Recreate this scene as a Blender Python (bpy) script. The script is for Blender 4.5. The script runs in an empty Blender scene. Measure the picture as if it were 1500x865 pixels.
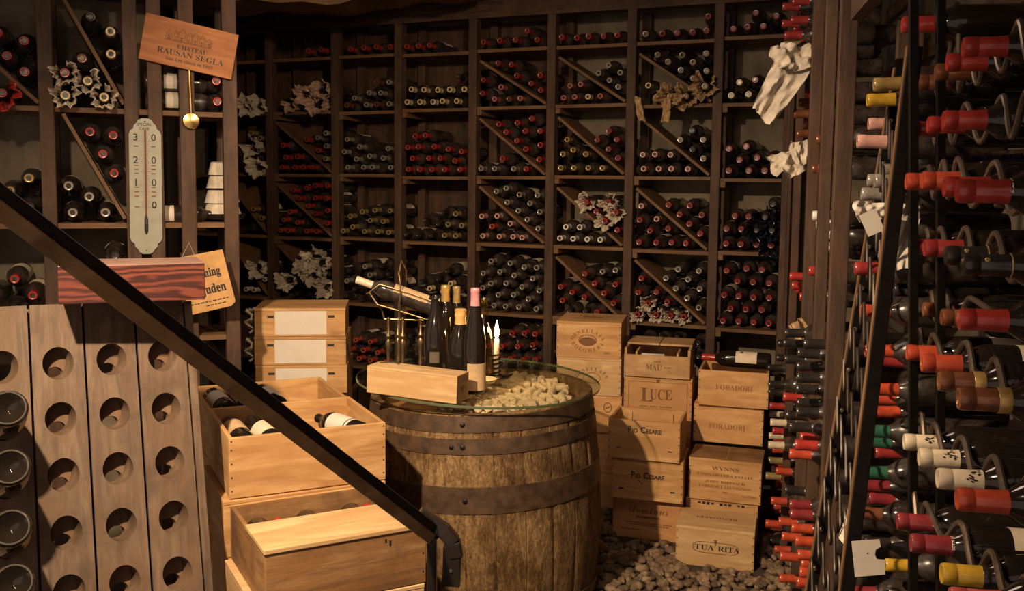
import bpy, bmesh, math, random
from mathutils import Vector, Matrix
random.seed(7)
S = bpy.context.scene
COL = S.collection
PI = math.pi
V = Vector

# ---------------------------------------------------------------- camera
FPX, CX, CY, W, H = 1400.0, 750.0, 400.0, 1500.0, 865.0
PITCH, ROLL = math.atan(130 / 1400.0), 0.011
CAM = V((0, 0, 1.5))
f0 = V((0, math.cos(PITCH), -math.sin(PITCH)))
u0 = V((0, math.sin(PITCH), math.cos(PITCH)))
r0 = V((1, 0, 0))
RT = math.cos(ROLL) * r0 + math.sin(ROLL) * u0
UP = -math.sin(ROLL) * r0 + math.cos(ROLL) * u0
cd = bpy.data.cameras.new('camera')
cam = bpy.data.objects.new('camera', cd)
COL.objects.link(cam)
cam.matrix_world = Matrix((RT, UP, -f0)).transposed().to_4x4()
cam.location = CAM
cd.sensor_width = 36.0
cd.lens = 36.0 * FPX / W
cd.shift_y = -(H / 2 - CY) / W
cd.clip_start = 0.02
S.camera = cam


def ray(px, py):
    return f0 + RT * ((px - CX) / FPX) + UP * ((CY - py) / FPX)


def P(px, py, Y):
    d = ray(px, py)
    return CAM + d * (Y / d.y)


def PZ(px, py, z):
    d = ray(px, py)
    return CAM + d * ((z - CAM.z) / d.z)


def PP(px, py, o, n):
    d = ray(px, py)
    return CAM + d * ((o - CAM).dot(n) / d.dot(n))


# ---------------------------------------------------------------- materials
MATS = {}


def nm(name):
    m = bpy.data.materials.new(name)
    m.use_nodes = True
    nt = m.node_tree
    b = nt.nodes['Principled BSDF']
    MATS[name] = m
    return m, nt, b


def L(nt, a, b):
    nt.links.new(a, b)


def node(nt, t, **k):
    n = nt.nodes.new(t)
    for a, v in k.items():
        setattr(n, a, v)
    return n


def ramp(nt, stops):
    r = node(nt, 'ShaderNodeValToRGB')
    e = r.color_ramp.elements
    while len(e) < len(stops):
        e.new(0.5)
    for i, (p, c) in enumerate(stops):
        e[i].position = p
        e[i].color = (*c, 1)
    return r


def coords(nt, scale, rnd=True):
    tc = node(nt, 'ShaderNodeTexCoord')
    oi = node(nt, 'ShaderNodeObjectInfo')
    mp = node(nt, 'ShaderNodeMapping')
    mp.inputs['Scale'].default_value = scale
    if rnd:
        ml = node(nt, 'ShaderNodeVectorMath', operation='SCALE')
        cb = node(nt, 'ShaderNodeCombineXYZ')
        for i in range(3):
            L(nt, oi.outputs['Random'], cb.inputs[i])
        ml.inputs['Scale'].default_value = 7.3
        L(nt, cb.outputs[0], ml.inputs[0])
        ad = node(nt, 'ShaderNodeVectorMath', operation='ADD')
        L(nt, tc.outputs['Object'], ad.inputs[0])
        L(nt, ml.outputs[0], ad.inputs[1])
        L(nt, ad.outputs[0], mp.inputs['Vector'])
    else:
        L(nt, tc.outputs['Object'], mp.inputs['Vector'])
    return mp.outputs[0]


def noise(nt, vec, scale, detail=5, rough=0.6, dist=0.0):
    n = node(nt, 'ShaderNodeTexNoise')
    n.inputs['Scale'].default_value = scale
    n.inputs['Detail'].default_value = detail
    n.inputs['Roughness'].default_value = rough
    n.inputs['Distortion'].default_value = dist
    L(nt, vec, n.inputs['Vector'])
    return n.outputs[0]


def mixc(nt, fac, a, b, mode='MIX'):
    m = node(nt, 'ShaderNodeMix', data_type='RGBA', blend_type=mode)
    for s, v in ((m.inputs['Factor'], fac), (m.inputs['A'], a), (m.inputs['B'], b)):
        if isinstance(v, (tuple, list)):
            s.default_value = (*v, 1)
        elif isinstance(v, (int, float)):
            s.default_value = v
        else:
            L(nt, v, s)
    return m.outputs['Result']


def bump(nt, b, h, strength=0.3, dist=0.01):
    bp = node(nt, 'ShaderNodeBump')
    bp.inputs['Strength'].default_value = strength
    bp.inputs['Distance'].default_value = dist
    L(nt, h, bp.inputs['Height'])
    L(nt, bp.outputs[0], b.inputs['Normal'])


def wood(name, c1, c2, axis='X', fine=26.0, dirt=0.35, dirtc=(0.08, 0.05, 0.03), rough=0.65, bs=0.25, knots=True):
    m, nt, b = nm(name)
    st = {'X': (0.12, 1, 1), 'Y': (1, 0.12, 1), 'Z': (1, 1, 0.12)}[axis]
    v = coords(nt, st)
    g = noise(nt, v, fine, 6, 0.62, 0.6)
    st2 = {'X': (0.3, 1, 1), 'Y': (1, 0.3, 1), 'Z': (1, 1, 0.3)}[axis]
    v2 = coords(nt, st2)
    w = noise(nt, v2, 9.0, 3, 0.5, 1.6)
    r1 = ramp(nt, [(0.38, c1), (0.62, c2)])
    L(nt, g, r1.inputs[0])
    r2 = ramp(nt, [(0.44, (0, 0, 0)), (0.62, (1, 1, 1))])
    L(nt, w, r2.inputs[0])
    c = mixc(nt, r2.outputs[0], r1.outputs[0], tuple(x * k_ for x, k_ in zip(c2, (0.74, 0.66, 0.58))))
    v3 = coords(nt, (1, 1, 1))
    d = noise(nt, v3, 5.0, 5, 0.65, 0.3)
    rd = ramp(nt, [(0.46, (0, 0, 0)), (0.68, (dirt,) * 3)])
    L(nt, d, rd.inputs[0])
    c = mixc(nt, rd.outputs[0], c, dirtc)
    L(nt, c, b.inputs['Base Color'])
    b.inputs['Roughness'].default_value = rough
    b.inputs['Specular IOR Level'].default_value = 0.3
    bump(nt, b, g, bs, 0.004)
    return m


def plain(name, c, rough=0.5, metal=0.0, spec=0.5, var=0.0, vscale=40.0, bs=0.0):
    m, nt, b = nm(name)
    b.inputs['Roughness'].default_value = rough
    b.inputs['Metallic'].default_value = metal
    b.inputs['Specular IOR Level'].default_value = spec
    if var or bs:
        v = coords(nt, (1, 1, 1))
        n = noise(nt, v, vscale, 4, 0.6)
        r = ramp(nt, [(0.3, tuple(x * (1 - var) for x in c)), (0.7, tuple(min(1, x * (1 + var * 0.6)) for x in c))])
        L(nt, n, r.inputs[0])
        L(nt, r.outputs[0], b.inputs['Base Color'])
        if bs:
            bump(nt, b, n, bs, 0.003)
    else:
        b.inputs['Base Color'].default_value = (*c, 1)
    return m


for ax in 'XYZ':
    wood('crate' + ax, (0.38, 0.20, 0.074), (0.60, 0.37, 0.165), ax, dirt=0.3, dirtc=(0.30, 0.16, 0.07))
    wood('crate_red' + ax, (0.40, 0.19, 0.075), (0.58, 0.33, 0.15), ax, dirt=0.4, dirtc=(0.25, 0.11, 0.05))
    wood('crate_pale' + ax, (0.44, 0.275, 0.125), (0.62, 0.435, 0.225), ax, dirt=0.22, dirtc=(0.4, 0.24, 0.11))
    wood('crate_old' + ax, (0.17, 0.085, 0.035), (0.34, 0.19, 0.08), ax, dirt=0.85, dirtc=(0.10, 0.055, 0.03), bs=0.5)
    wood('crate_old2' + ax, (0.40, 0.24, 0.105), (0.56, 0.37, 0.19), ax, dirt=0.7, dirtc=(0.20, 0.11, 0.05), bs=0.4)
    wood('crate_red2' + ax, (0.52, 0.28, 0.11), (0.66, 0.40, 0.18), ax, fine=40, dirt=0.35, dirtc=(0.36, 0.18, 0.07))
    wood('rack' + ax, (0.045, 0.027, 0.018), (0.105, 0.060, 0.037), ax, dirt=0.6, dirtc=(0.03, 0.018, 0.012), bs=0.5)
    wood('slat' + ax, (0.11, 0.060, 0.030), (0.20, 0.112, 0.056), ax, dirt=0.4, dirtc=(0.06, 0.035, 0.02))
    wood('grey' + ax, (0.17, 0.125, 0.09), (0.27, 0.205, 0.15), ax, fine=34, dirt=0.5, dirtc=(0.16, 0.11, 0.07), bs=0.35)


def mk_stave():
    m, nt, b = nm('stave')
    v = coords(nt, (1, 1, 0.22), False)
    a1 = noise(nt, v, 55, 6, 0.7, 0.8)
    v2 = coords(nt, (1, 1, 0.55), False)
    a2 = noise(nt, v2, 120, 4, 0.7, 0.5)
    v3 = coords(nt, (1, 1, 0.7), False)
    a3 = noise(nt, v3, 6, 4, 0.6, 0.4)
    mm = node(nt, 'ShaderNodeMath', operation='MULTIPLY_ADD')
    L(nt, a1, mm.inputs[0])
    mm.inputs[1].default_value = 0.55
    m2 = node(nt, 'ShaderNodeMath', operation='MULTIPLY')
    L(nt, a2, m2.inputs[0])
    m2.inputs[1].default_value = 0.45
    L(nt, m2.outputs[0], mm.inputs[2])
    r = ramp(nt, [(0.36, (0.060, 0.032, 0.014)), (0.5, (0.20, 0.122, 0.052)), (0.66, (0.40, 0.265, 0.125))])
    L(nt, mm.outputs[0], r.inputs[0])
    r3 = ramp(nt, [(0.42, (1, 1, 1)), (0.66, (0.42, 0.36, 0.30))])
    L(nt, a3, r3.inputs[0])
    L(nt, mixc(nt, 1.0, r.outputs[0], r3.outputs[0], 'MULTIPLY'), b.inputs['Base Color'])
    b.inputs['Roughness'].default_value = 0.8
    b.inputs['Specular IOR Level'].default_value = 0.25
    bump(nt, b, mm.outputs[0], 0.9, 0.008)


mk_stave()
wood('plaque', (0.30, 0.115, 0.042), (0.44, 0.195, 0.08), 'X', dirt=0.4, dirtc=(0.22, 0.07, 0.03))


def mk_padauk():
    m, nt, b = nm('padauk')
    v = coords(nt, (0.20, 1, 1), False)
    n = noise(nt, v, 16, 4, 0.6, 1.2)
    wv = node(nt, 'ShaderNodeTexWave', wave_type='BANDS', bands_direction='Z')
    wv.inputs['Scale'].default_value = 17
    wv.inputs['Distortion'].default_value = 11
    wv.inputs['Detail'].default_value = 3
    wv.inputs['Detail Scale'].default_value = 1.4
    L(nt, v, wv.inputs['Vector'])
    r = ramp(nt, [(0.18, (0.012, 0.005, 0.004)), (0.45, (0.10, 0.022, 0.013)), (0.9, (0.19, 0.050, 0.026))])
    L(nt, wv.outputs[0], r.inputs[0])
    c = mixc(nt, n, r.outputs[0], (0.07, 0.018, 0.012))
    L(nt, c, b.inputs['Base Color'])
    b.inputs['Roughness'].default_value = 0.4


mk_padauk()
wood('greyZ2', (0.085, 0.056, 0.036), (0.155, 0.106, 0.070), 'Y', fine=40, dirt=0.75, dirtc=(0.055, 0.035, 0.022), bs=0.45)
wood('backingY', (0.10, 0.058, 0.032), (0.17, 0.10, 0.058), 'Y', fine=40, dirt=0.4)
wood('rail_lit_brown', (0.20, 0.12, 0.055), (0.38, 0.235, 0.11), 'X', fine=20, dirt=0.5, rough=0.3)
wood('beam_wood', (0.13, 0.075, 0.035), (0.30, 0.19, 0.095), 'X', fine=12, dirt=0.7, bs=0.9)
plain('padauk_top', (0.26, 0.16, 0.13), 0.45, var=0.15)


def mk_glassbody(name, c, dust):
    m, nt, b = nm(name)
    v = coords(nt, (1, 1, 1))
    n = noise(nt, v, 22, 5, 0.65, 0.4)
    r = ramp(nt, [(0.42, c), (0.8, tuple(x + dust for x in (c[0] + 0.012, c[1] + 0.005, c[2])))])
    L(nt, n, r.inputs[0])
    L(nt, r.outputs[0], b.inputs['Base Color'])
    rr = ramp(nt, [(0.4, (0.12,) * 3), (0.75, (0.5,) * 3)])
    L(nt, n, rr.inputs[0])
    L(nt, rr.outputs[0], b.inputs['Roughness'])
    b.inputs['Specular IOR Level'].default_value = 0.5


mk_glassbody('bottle_glass', (0.020, 0.015, 0.012), 0.025)
m_, nt_, b_ = nm('bottle_black')
b_.inputs['Base Color'].default_value = (0.012, 0.009, 0.007, 1)
b_.inputs['Roughness'].default_value = 0.09
plain('glint_glass', (0.16, 0.14, 0.11), 0.12, 0.6)  # paler tone that paints the bright glint on bottle base rings
mk_glassbody('bottle_dusty', (0.022, 0.016, 0.013), 0.045)
CAPC = dict(r=(0.35, 0.034, 0.026), o=(0.42, 0.062, 0.028), d=(0.26, 0.03, 0.028), p=(0.42, 0.13, 0.12), s=(0.34, 0.31, 0.26),
            g=(0.42, 0.29, 0.10), y=(0.62, 0.50, 0.27), k=(0.022, 0.019, 0.017), w=(0.62, 0.34, 0.28), l=(0.25, 0.19, 0.08),
            c=(0.60, 0.51, 0.36), e=(0.028, 0.11, 0.065), b=(0.20, 0.075, 0.035), m=(0.20, 0.025, 0.03), x=(0.50, 0.31, 0.03), v=(0.72, 0.68, 0.60),
            q=(0.60, 0.26, 0.29), f=(0.52, 0.09, 0.08))
CAPN = dict(r='red', o='orange-red', d='dark red', p='dusky purple', s='silver', g='gold', y='pale yellow', k='black', w='red-and-white', l='olive',
            c='cream', e='green', b='bronze-brown', m='maroon', x='yellow', v='white', q='pink', f='brick-pink')
for k, c in CAPC.items():
    plain('cap_' + k, c, 0.24, 0.3 if k in 'sgb' else 0.0, 0.6, var=0.22, vscale=60)
plain('paper', (0.66, 0.56, 0.42), 0.85, var=0.16, vscale=30)
plain('paper_white', (0.62, 0.57, 0.49), 0.85, var=0.06, vscale=14)
plain('paper_old', (0.52, 0.36, 0.19), 0.85, var=0.25, vscale=24)
plain('tissue', (0.60, 0.53, 0.42), 0.8, var=0.3, vscale=26, bs=0.5)
plain('tissue_brown', (0.46, 0.31, 0.16), 0.8, var=0.35, vscale=26, bs=0.5)
plain('tissue_pink', (0.52, 0.35, 0.26), 0.8, var=0.35, vscale=26, bs=0.5)
plain('foil_blue', (0.06, 0.06, 0.09), 0.25, 0.7, var=0.5, vscale=26, bs=0.6)
plain('foil_red', (0.55, 0.05, 0.04), 0.35, 0.1, var=0.4, vscale=20)
plain('kraft', (0.47, 0.27, 0.105), 0.85, var=0.22, vscale=20)
plain('ink', (0.045, 0.024, 0.014), 0.7)
plain('ink_brown', (0.16, 0.075, 0.03), 0.8)
plain('ink_faint', (0.27, 0.13, 0.05), 0.8)
plain('ink_black', (0.015, 0.013, 0.012), 0.6)
plain('iron', (0.022, 0.018, 0.015), 0.42, 0.6, var=0.3, vscale=30, bs=0.2)
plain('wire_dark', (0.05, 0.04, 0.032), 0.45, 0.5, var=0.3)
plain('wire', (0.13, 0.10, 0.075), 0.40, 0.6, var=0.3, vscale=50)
plain('rail_iron', (0.022, 0.016, 0.013), 0.25, 0.3, var=0.2, vscale=18, bs=0.15)
plain('hoop', (0.085, 0.050, 0.028), 0.55, 0.25, var=0.55, vscale=24, bs=0.4)
plain('brass', (0.62, 0.42, 0.16), 0.22, 1.0)
plain('old_brass', (0.24, 0.18, 0.10), 0.36, 0.9, var=0.3)
plain('enamel', (0.30, 0.305, 0.245), 0.4, var=0.14, vscale=18)
plain('mercury', (0.20, 0.055, 0.035), 0.4)
plain('cork', (0.66, 0.52, 0.33), 0.9, var=0.35, vscale=90, bs=0.3)
plain('green_edge', (0.10, 0.115, 0.06), 0.15)
plain('cap_amber', (0.62, 0.36, 0.13), 0.45, var=0.3)
plain('cap_gold_band', (0.50, 0.33, 0.11), 0.35, 0.5, var=0.3)
plain('seal_dark', (0.10, 0.085, 0.06), 0.5)
plain('wax', (0.85, 0.74, 0.52), 0.5)
plain('ceramic', (0.78, 0.66, 0.44), 0.3)
plain('plaster', (0.20, 0.165, 0.115), 0.9, var=0.4, vscale=5, bs=0.5)
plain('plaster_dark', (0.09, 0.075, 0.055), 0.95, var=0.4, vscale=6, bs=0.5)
plain('earth', (0.05, 0.036, 0.025), 0.95, var=0.5, vscale=9, bs=0.6)
plain('ceiling_stone', (0.20, 0.125, 0.06), 0.95, var=0.75, vscale=4, bs=1.0)
plain('string', (0.5, 0.42, 0.3), 0.8)
plain('seal', (0.30, 0.02, 0.02), 0.3)


def mk_pebble():
    m, nt, b = nm('pebble')
    v = coords(nt, (1, 1, 1), False)
    vo = node(nt, 'ShaderNodeTexVoronoi')
    vo.inputs['Scale'].default_value = 26
    L(nt, v, vo.inputs['Vector'])
    r = ramp(nt, [(0.1, (0.07, 0.040, 0.020)), (0.5, (0.20, 0.120, 0.062)), (0.9, (0.44, 0.31, 0.18))])
    L(nt, vo.outputs['Color'], r.inputs[0])
    n = noise(nt, v, 90, 4, 0.6)
    L(nt, mixc(nt, n, r.outputs[0], (0.10, 0.07, 0.045)), b.inputs['Base Color'])
    b.inputs['Roughness'].default_value = 0.85


mk_pebble()


def mk_clear(name, tint, gl=0.03):
    m, nt, b = nm(name)
    nt.nodes.remove(b)
    out = nt.nodes['Material Output']
    tr = node(nt, 'ShaderNodeBsdfTransparent')
    tr.inputs[0].default_value = (*tint, 1)
    g = node(nt, 'ShaderNodeBsdfGlossy')
    g.inputs['Roughness'].default_value = 0.04
    lw = node(nt, 'ShaderNodeLayerWeight')
    lw.inputs['Blend'].default_value = 0.5
    pw = node(nt, 'ShaderNodeMath', operation='POWER')
    L(nt, lw.outputs['Facing'], pw.inputs[0])
    pw.inputs[1].default_value = 4.0
    fr = node(nt, 'ShaderNodeMath', operation='MULTIPLY_ADD')
    L(nt, pw.outputs[0], fr.inputs[0])
    fr.inputs[1].default_value = 0.5
    fr.inputs[2].default_value = gl
    mx = node(nt, 'ShaderNodeMixShader')
    L(nt, fr.outputs[0], mx.inputs[0])
    L(nt, tr.outputs[0], mx.inputs[1])
    L(nt, g.outputs[0], mx.inputs[2])
    L(nt, mx.outputs[0], out.inputs[0])


mk_clear('clear_glass', (0.96, 0.97, 0.93))
mk_clear('green_glass', (0.42, 0.52, 0.36))
mk_clear('amber_glass', (0.95, 0.87, 0.68), 0.08)
m, nt, b = nm('flame')
b.inputs['Base Color'].default_value = (1, .6, .2, 1)
b.inputs['Emission Color'].default_value = (1.0, 0.72, 0.34, 1)
b.inputs['Emission Strength'].default_value = 22

# ---------------------------------------------------------------- mesh helpers


class MB:
    def __init__(s):
        s.v, s.f, s.m, s.sm = [], [], [], []

    def add(s, vs, fs, mat=0, smooth=False, M=None):
        b = len(s.v)
        for p in vs:
            p = V(p)
            s.v.append(M @ p if M is not None else p)
        for f in fs:
            s.f.append(tuple(b + i for i in f))
            s.m.append(mat)
            s.sm.append(smooth)
        return s

    def box(s, x0, x1, y0, y1, z0, z1, mat=0, M=None):
        vs = [(x0, y0, z0), (x1, y0, z0), (x1, y1, z0), (x0, y1, z0), (x0, y0, z1), (x1, y0, z1), (x1, y1, z1), (x0, y1, z1)]
        return s.add(vs, [(0, 3, 2, 1), (4, 5, 6, 7), (0, 1, 5, 4), (1, 2, 6, 5), (2, 3, 7, 6), (3, 0, 4, 7)], mat, False, M)

    def lathe(s, prof, n=16, mat=0, M=None, smooth=True, cap=True):
        """prof: (r, z) from bottom to top"""
        vs, fs = [], []
        for r, z in prof:
            for i in range(n):
                a = 2 * PI * i / n
                vs.append((r * math.cos(a), r * math.sin(a), z))
        for k in range(len(prof) - 1):
            for i in range(n):
                j = (i + 1) % n
                fs.append((k * n + i, k * n + j, (k + 1) * n + j, (k + 1) * n + i))
        if cap:
            fs.append(tuple(reversed(range(n))))
            fs.append(tuple((len(prof) - 1) * n + i for i in range(n)))
        return s.add(vs, fs, mat, smooth, M)

    def tube(s, pts, r, n=8, mat=0, M=None, closed=False):
        pts = [V(p) for p in pts]
        vs, fs = [], []
        N = len(pts)
        prev = None
        for i, p in enumerate(pts):
            if closed:
                t = pts[(i + 1) % N] - pts[i - 1]
            else:
                t = pts[min(i + 1, N - 1)] - pts[max(i - 1, 0)]
            t.normalize()
            if prev is None:
                a = V((0, 0, 1)) if abs(t.z) < 0.9 else V((1, 0, 0))
                a = (a - t * a.dot(t)).normalized()
            else:
                a = (prev - t * prev.dot(t)).normalized()
            prev = a
            bb = t.cross(a)
            rr = r[i] if isinstance(r, (list, tuple)) else r
            for k in range(n):
                q = 2 * PI * k / n
                vs.append(p + (a * math.cos(q) + bb * math.sin(q)) * rr)
        for i in range(N if closed else N - 1):
            for k in range(n):
                j = (k + 1) % n
                i2 = (i + 1) % N
                fs.append((i * n + k, i * n + j, i2 * n + j, i2 * n + k))
        if not closed:
            fs.append(tuple(reversed(range(n))))
            fs.append(tuple((N - 1) * n + k for k in range(n)))
        return s.add(vs, fs, mat, True, M)

    def bar(s, p, q, wdt, thk, side, mat=0):
        """rectangular bar from p to q; side = direction of the width"""
        p, q = V(p), V(q)
        t = (q - p).normalized()
        a = (V(side) - t * V(side).dot(t)).normalized()
        b = t.cross(a)
        vs = []
        for e in (p, q):
            for x, y in ((-1, -1), (1, -1), (1, 1), (-1, 1)):
                vs.append(e + a * (x * wdt / 2) + b * (y * thk / 2))
        return s.add(vs, [(3, 2, 1, 0), (4, 5, 6, 7), (0, 1, 5, 4), (1, 2, 6, 5), (2, 3, 7, 6), (3, 0, 4, 7)], mat)

    def prism(s, poly, z0, z1, mat=0, M=None):
        n = len(poly)
        vs = [(x, y, z0) for x, y in poly] + [(x, y, z1) for x, y in poly]
        fs = [tuple(reversed(range(n))), tuple(range(n, 2 * n))] + [(i, (i + 1) % n, n + (i + 1) % n, n + i) for i in range(n)]
        return s.add(vs, fs, mat, False, M)

    def mesh(s, name, mats, sharp=40):
        me = bpy.data.meshes.new(name)
        me.from_pydata([tuple(v) for v in s.v], [], s.f)
        for mt in (mats if isinstance(mats, (list, tuple)) else [mats]):
            me.materials.append(MATS[mt])
        me.polygons.foreach_set('material_index', s.m)
        me.polygons.foreach_set('use_smooth', s.sm)
        if any(s.sm):
            me.set_sharp_from_angle(angle=math.radians(sharp))
        me.update()
        return me


def link(name, data, parent=None, M=None):
    o = bpy.data.objects.new(name, data)
    COL.objects.link(o)
    if parent is not None:
        o.parent = parent
    if M is not None:
        o.matrix_local = M
    return o


def obj(name, mb, mats, parent=None, M=None, bev=0.0, sharp=40):
    o = link(name, mb.mesh(name, mats, sharp), parent, M)
    if bev:
        md = o.modifiers.new('edge', 'BEVEL')
        md.width = bev
        md.segments = 2
        md.limit_method = 'ANGLE'
        md.angle_limit = math.radians(50)
    return o


def tag(o, label, cat, group=None, kind=None):
    if label:
        o['label'] = label
    if cat:
        o['category'] = cat
    if group:
        o['group'] = group
    if kind:
        o['kind'] = kind
    return o


def thing(name, label, cat, M=None, group=None):
    o = bpy.data.objects.new(name, None)
    o.empty_display_size = 0.05
    COL.objects.link(o)
    if M is not None:
        o.matrix_world = M
    return tag(o, label, cat, group)


def struct(name, mb, mats, **k):
    o = obj(name, mb, mats, **k)
    o['kind'] = 'structure'
    return o


def frame(o, x, z=None, y=None):
    """matrix with origin o and given axes"""
    x = V(x).normalized()
    if z is None:
        y = V(y)
        y = (y - x * y.dot(x)).normalized()
        z = x.cross(y)
    else:
        z = V(z)
        z = (z - x * z.dot(x)).normalized()
        y = z.cross(x)
    M = Matrix((x, y, z)).transposed().to_4x4()
    M.translation = V(o)
    return M


def axis_frame(o, z, roll=0.0, upv=(0, 0, 1)):
    """z along axis; local +Y tends to world up, then rolled"""
    z = V(z).normalized()
    y = V(upv)
    if abs(y.dot(z)) > 0.95:
        y = V((0, 1, 0))
    y = (y - z * y.dot(z)).normalized()
    x = y.cross(z)
    M = Matrix((x, y, z)).transposed().to_4x4()
    M.translation = V(o)
    return M @ Matrix.Rotation(roll, 4, 'Z')


# ---------------------------------------------------------------- lettering
def serif(t):
    o = ''
    for c in t:
        if 'A' <= c <= 'Z':
            o += chr(0x1D400 + ord(c) - 65)
        elif 'a' <= c <= 'z':
            o += chr(0x1D41A + ord(c) - 97)
        elif '0' <= c <= '9':
            o += chr(0x1D7CE + ord(c) - 48)
        else:
            o += c
    return o


def script(t):
    o = ''
    for c in t:
        if 'A' <= c <= 'Z':
            o += chr(0x1D4D0 + ord(c) - 65)
        elif 'a' <= c <= 'z':
            o += chr(0x1D4EA + ord(c) - 97)
        else:
            o += c
    return o


def text_geo(t, width=None, height=None, depth=0.0004, bold=0.0):
    cu = bpy.data.curves.new('lettering', 'FONT')
    cu.body = t
    cu.align_x = 'CENTER'
    cu.resolution_u = 3
    cu.offset = bold
    to = bpy.data.objects.new('lettering', cu)
    COL.objects.link(to)
    bpy.context.view_layer.update()
    me = bpy.data.meshes.new_from_object(to.evaluated_get(bpy.context.evaluated_depsgraph_get()))
    bpy.data.objects.remove(to)
    bpy.data.curves.remove(cu)
    vs = [v.co.copy() for v in me.vertices]
    fs = [tuple(p.vertices) for p in me.polygons]
    bpy.data.meshes.remove(me)
    if not vs:
        return [], []
    x0, x1 = min(v.x for v in vs), max(v.x for v in vs)
    y0, y1 = min(v.y for v in vs), max(v.y for v in vs)
    sx = width / (x1 - x0) if width else None
    sy = height / (y1 - y0) if height else sx
    sx = sx or sy
    return [V(((v.x - (x0 + x1) / 2) * sx, (v.y - (y0 + y1) / 2) * sy, depth)) for v in vs], fs


def put_text(mb, t, cx, cy, width=None, height=None, rot=0.0, bold=0.0, mat=0):
    vs, fs = text_geo(t, width, height, bold=bold)
    M = Matrix.Translation((cx, cy, 0)) @ Matrix.Rotation(rot, 4, 'Z')
    mb.add(vs, fs, mat, False, M)


def arc_text(mb, t, cx, cy, rad, a0, a1, h, flip=False):
    n = len(t)
    for i, c in enumerate(t):
        a = a0 + (a1 - a0) * i / (n - 1)
        vs, fs = text_geo(serif(c), None, h)
        M = Matrix.Translation((cx + rad * 1.25 * math.cos(a), cy + rad * math.sin(a), 0)) @ Matrix.Rotation(a + (PI / 2 if flip else -PI / 2), 4, 'Z')
        mb.add(vs, fs, 0, False, M)


def ring2d(mb, cx, cy, rx, ry, w, n=28, fill=False, mat=0, z=0.0004):
    if fill:
        mb.add([(cx + rx * math.cos(2 * PI * i / n), cy + ry * math.sin(2 * PI * i / n), z) for i in range(n)], [tuple(range(n))], mat)
        return
    vs, fs = [], []
    for i in range(n):
        a = 2 * PI * i / n
        vs += [(cx + rx * math.cos(a), cy + ry * math.sin(a), z), (cx + (rx - w) * math.cos(a), cy + (ry - w) * math.sin(a), z)]
    for i in range(n):
        j = (i + 1) % n
        fs.append((2 * i, 2 * j, 2 * j + 1, 2 * i + 1))
    mb.add(vs, fs, mat)


def line2d(mb, x0, y0, x1, y1, w, mat=0, z=0.0004):
    d = V((x1 - x0, y1 - y0, 0)).normalized()
    n = V((-d.y, d.x, 0)) * w / 2
    a, b = V((x0, y0, z)), V((x1, y1, z))
    mb.add([a - n, b - n, b + n, a + n], [(0, 1, 2, 3)], mat)
# ---------------------------------------------------------------- bottles
PROF = {
    'claret': [(0.004, 0.018), (0.024, 0.006), (0.031, 0.0), (0.0355, 0.003), (0.037, 0.010), (0.037, 0.188), (0.0362, 0.201), (0.0325, 0.214), (0.0255, 0.225),
               (0.0185, 0.234), (0.0150, 0.243), (0.0140, 0.255), (0.0136, 0.284), (0.0152, 0.286), (0.0152, 0.294), (0.0130, 0.296), (0.0120, 0.300)],
    'burgundy': [(0.004, 0.022), (0.026, 0.006), (0.033, 0.0), (0.0365, 0.003), (0.038, 0.010), (0.038, 0.150), (0.0372, 0.165), (0.0335, 0.188), (0.0270, 0.210),
                 (0.0205, 0.232), (0.0160, 0.254), (0.0142, 0.272), (0.0140, 0.285), (0.0156, 0.287), (0.0156, 0.294), (0.0130, 0.296), (0.0120, 0.300)],
    'champagne': [(0.004, 0.032), (0.026, 0.010), (0.036, 0.0), (0.0415, 0.003), (0.044, 0.012), (0.044, 0.150), (0.043, 0.168), (0.0385, 0.195), (0.031, 0.220),
                  (0.0235, 0.244), (0.0185, 0.266), (0.0160, 0.285), (0.0185, 0.289), (0.0185, 0.296), (0.0160, 0.300), (0.0165, 0.316), (0.012, 0.318)],
}
CAPP = {
    'claret': [(0.0160, 0.240), (0.0153, 0.252), (0.0151, 0.283), (0.0159, 0.2855), (0.0159, 0.2945), (0.0152, 0.300), (0.0142, 0.3012), (0.0100, 0.3012), (0.0085, 0.2995)],
    'burgundy': [(0.0168, 0.254), (0.0152, 0.272), (0.0150, 0.284), (0.0167, 0.2865), (0.0167, 0.2945), (0.0155, 0.300), (0.0145, 0.3012), (0.0100, 0.3012), (0.0085, 0.2995)],
    'champagne': [(0.0245, 0.244), (0.0195, 0.266), (0.0172, 0.285), (0.0197, 0.289), (0.0197, 0.297), (0.0178, 0.302), (0.0180, 0.317), (0.0165, 0.3195), (0.010, 0.3195), (0.0085, 0.318)],
}
RAD = {'claret': 0.037, 'burgundy': 0.038, 'champagne': 0.044}
LAB = {'claret': (0.055, 0.150), 'burgundy': (0.045, 0.125), 'champagne': (0.040, 0.120)}
_mc = {}


def body_mesh(kind, n, dusty, clean=False):
    k = ('b', kind, n, dusty, clean)
    if k not in _mc:
        _mc[k] = MB().lathe(PROF[kind], n).mesh('bottle_glass', 'bottle_black' if clean else 'bottle_dusty' if dusty else 'bottle_glass', 55)
    return _mc[k]


def cap_mesh(kind, n, col):
    k = ('c', kind, n, col)
    if k not in _mc:
        _mc[k] = MB().lathe(CAPP[kind], n).mesh('capsule', 'cap_' + col, 50)
    return _mc[k]


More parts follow.
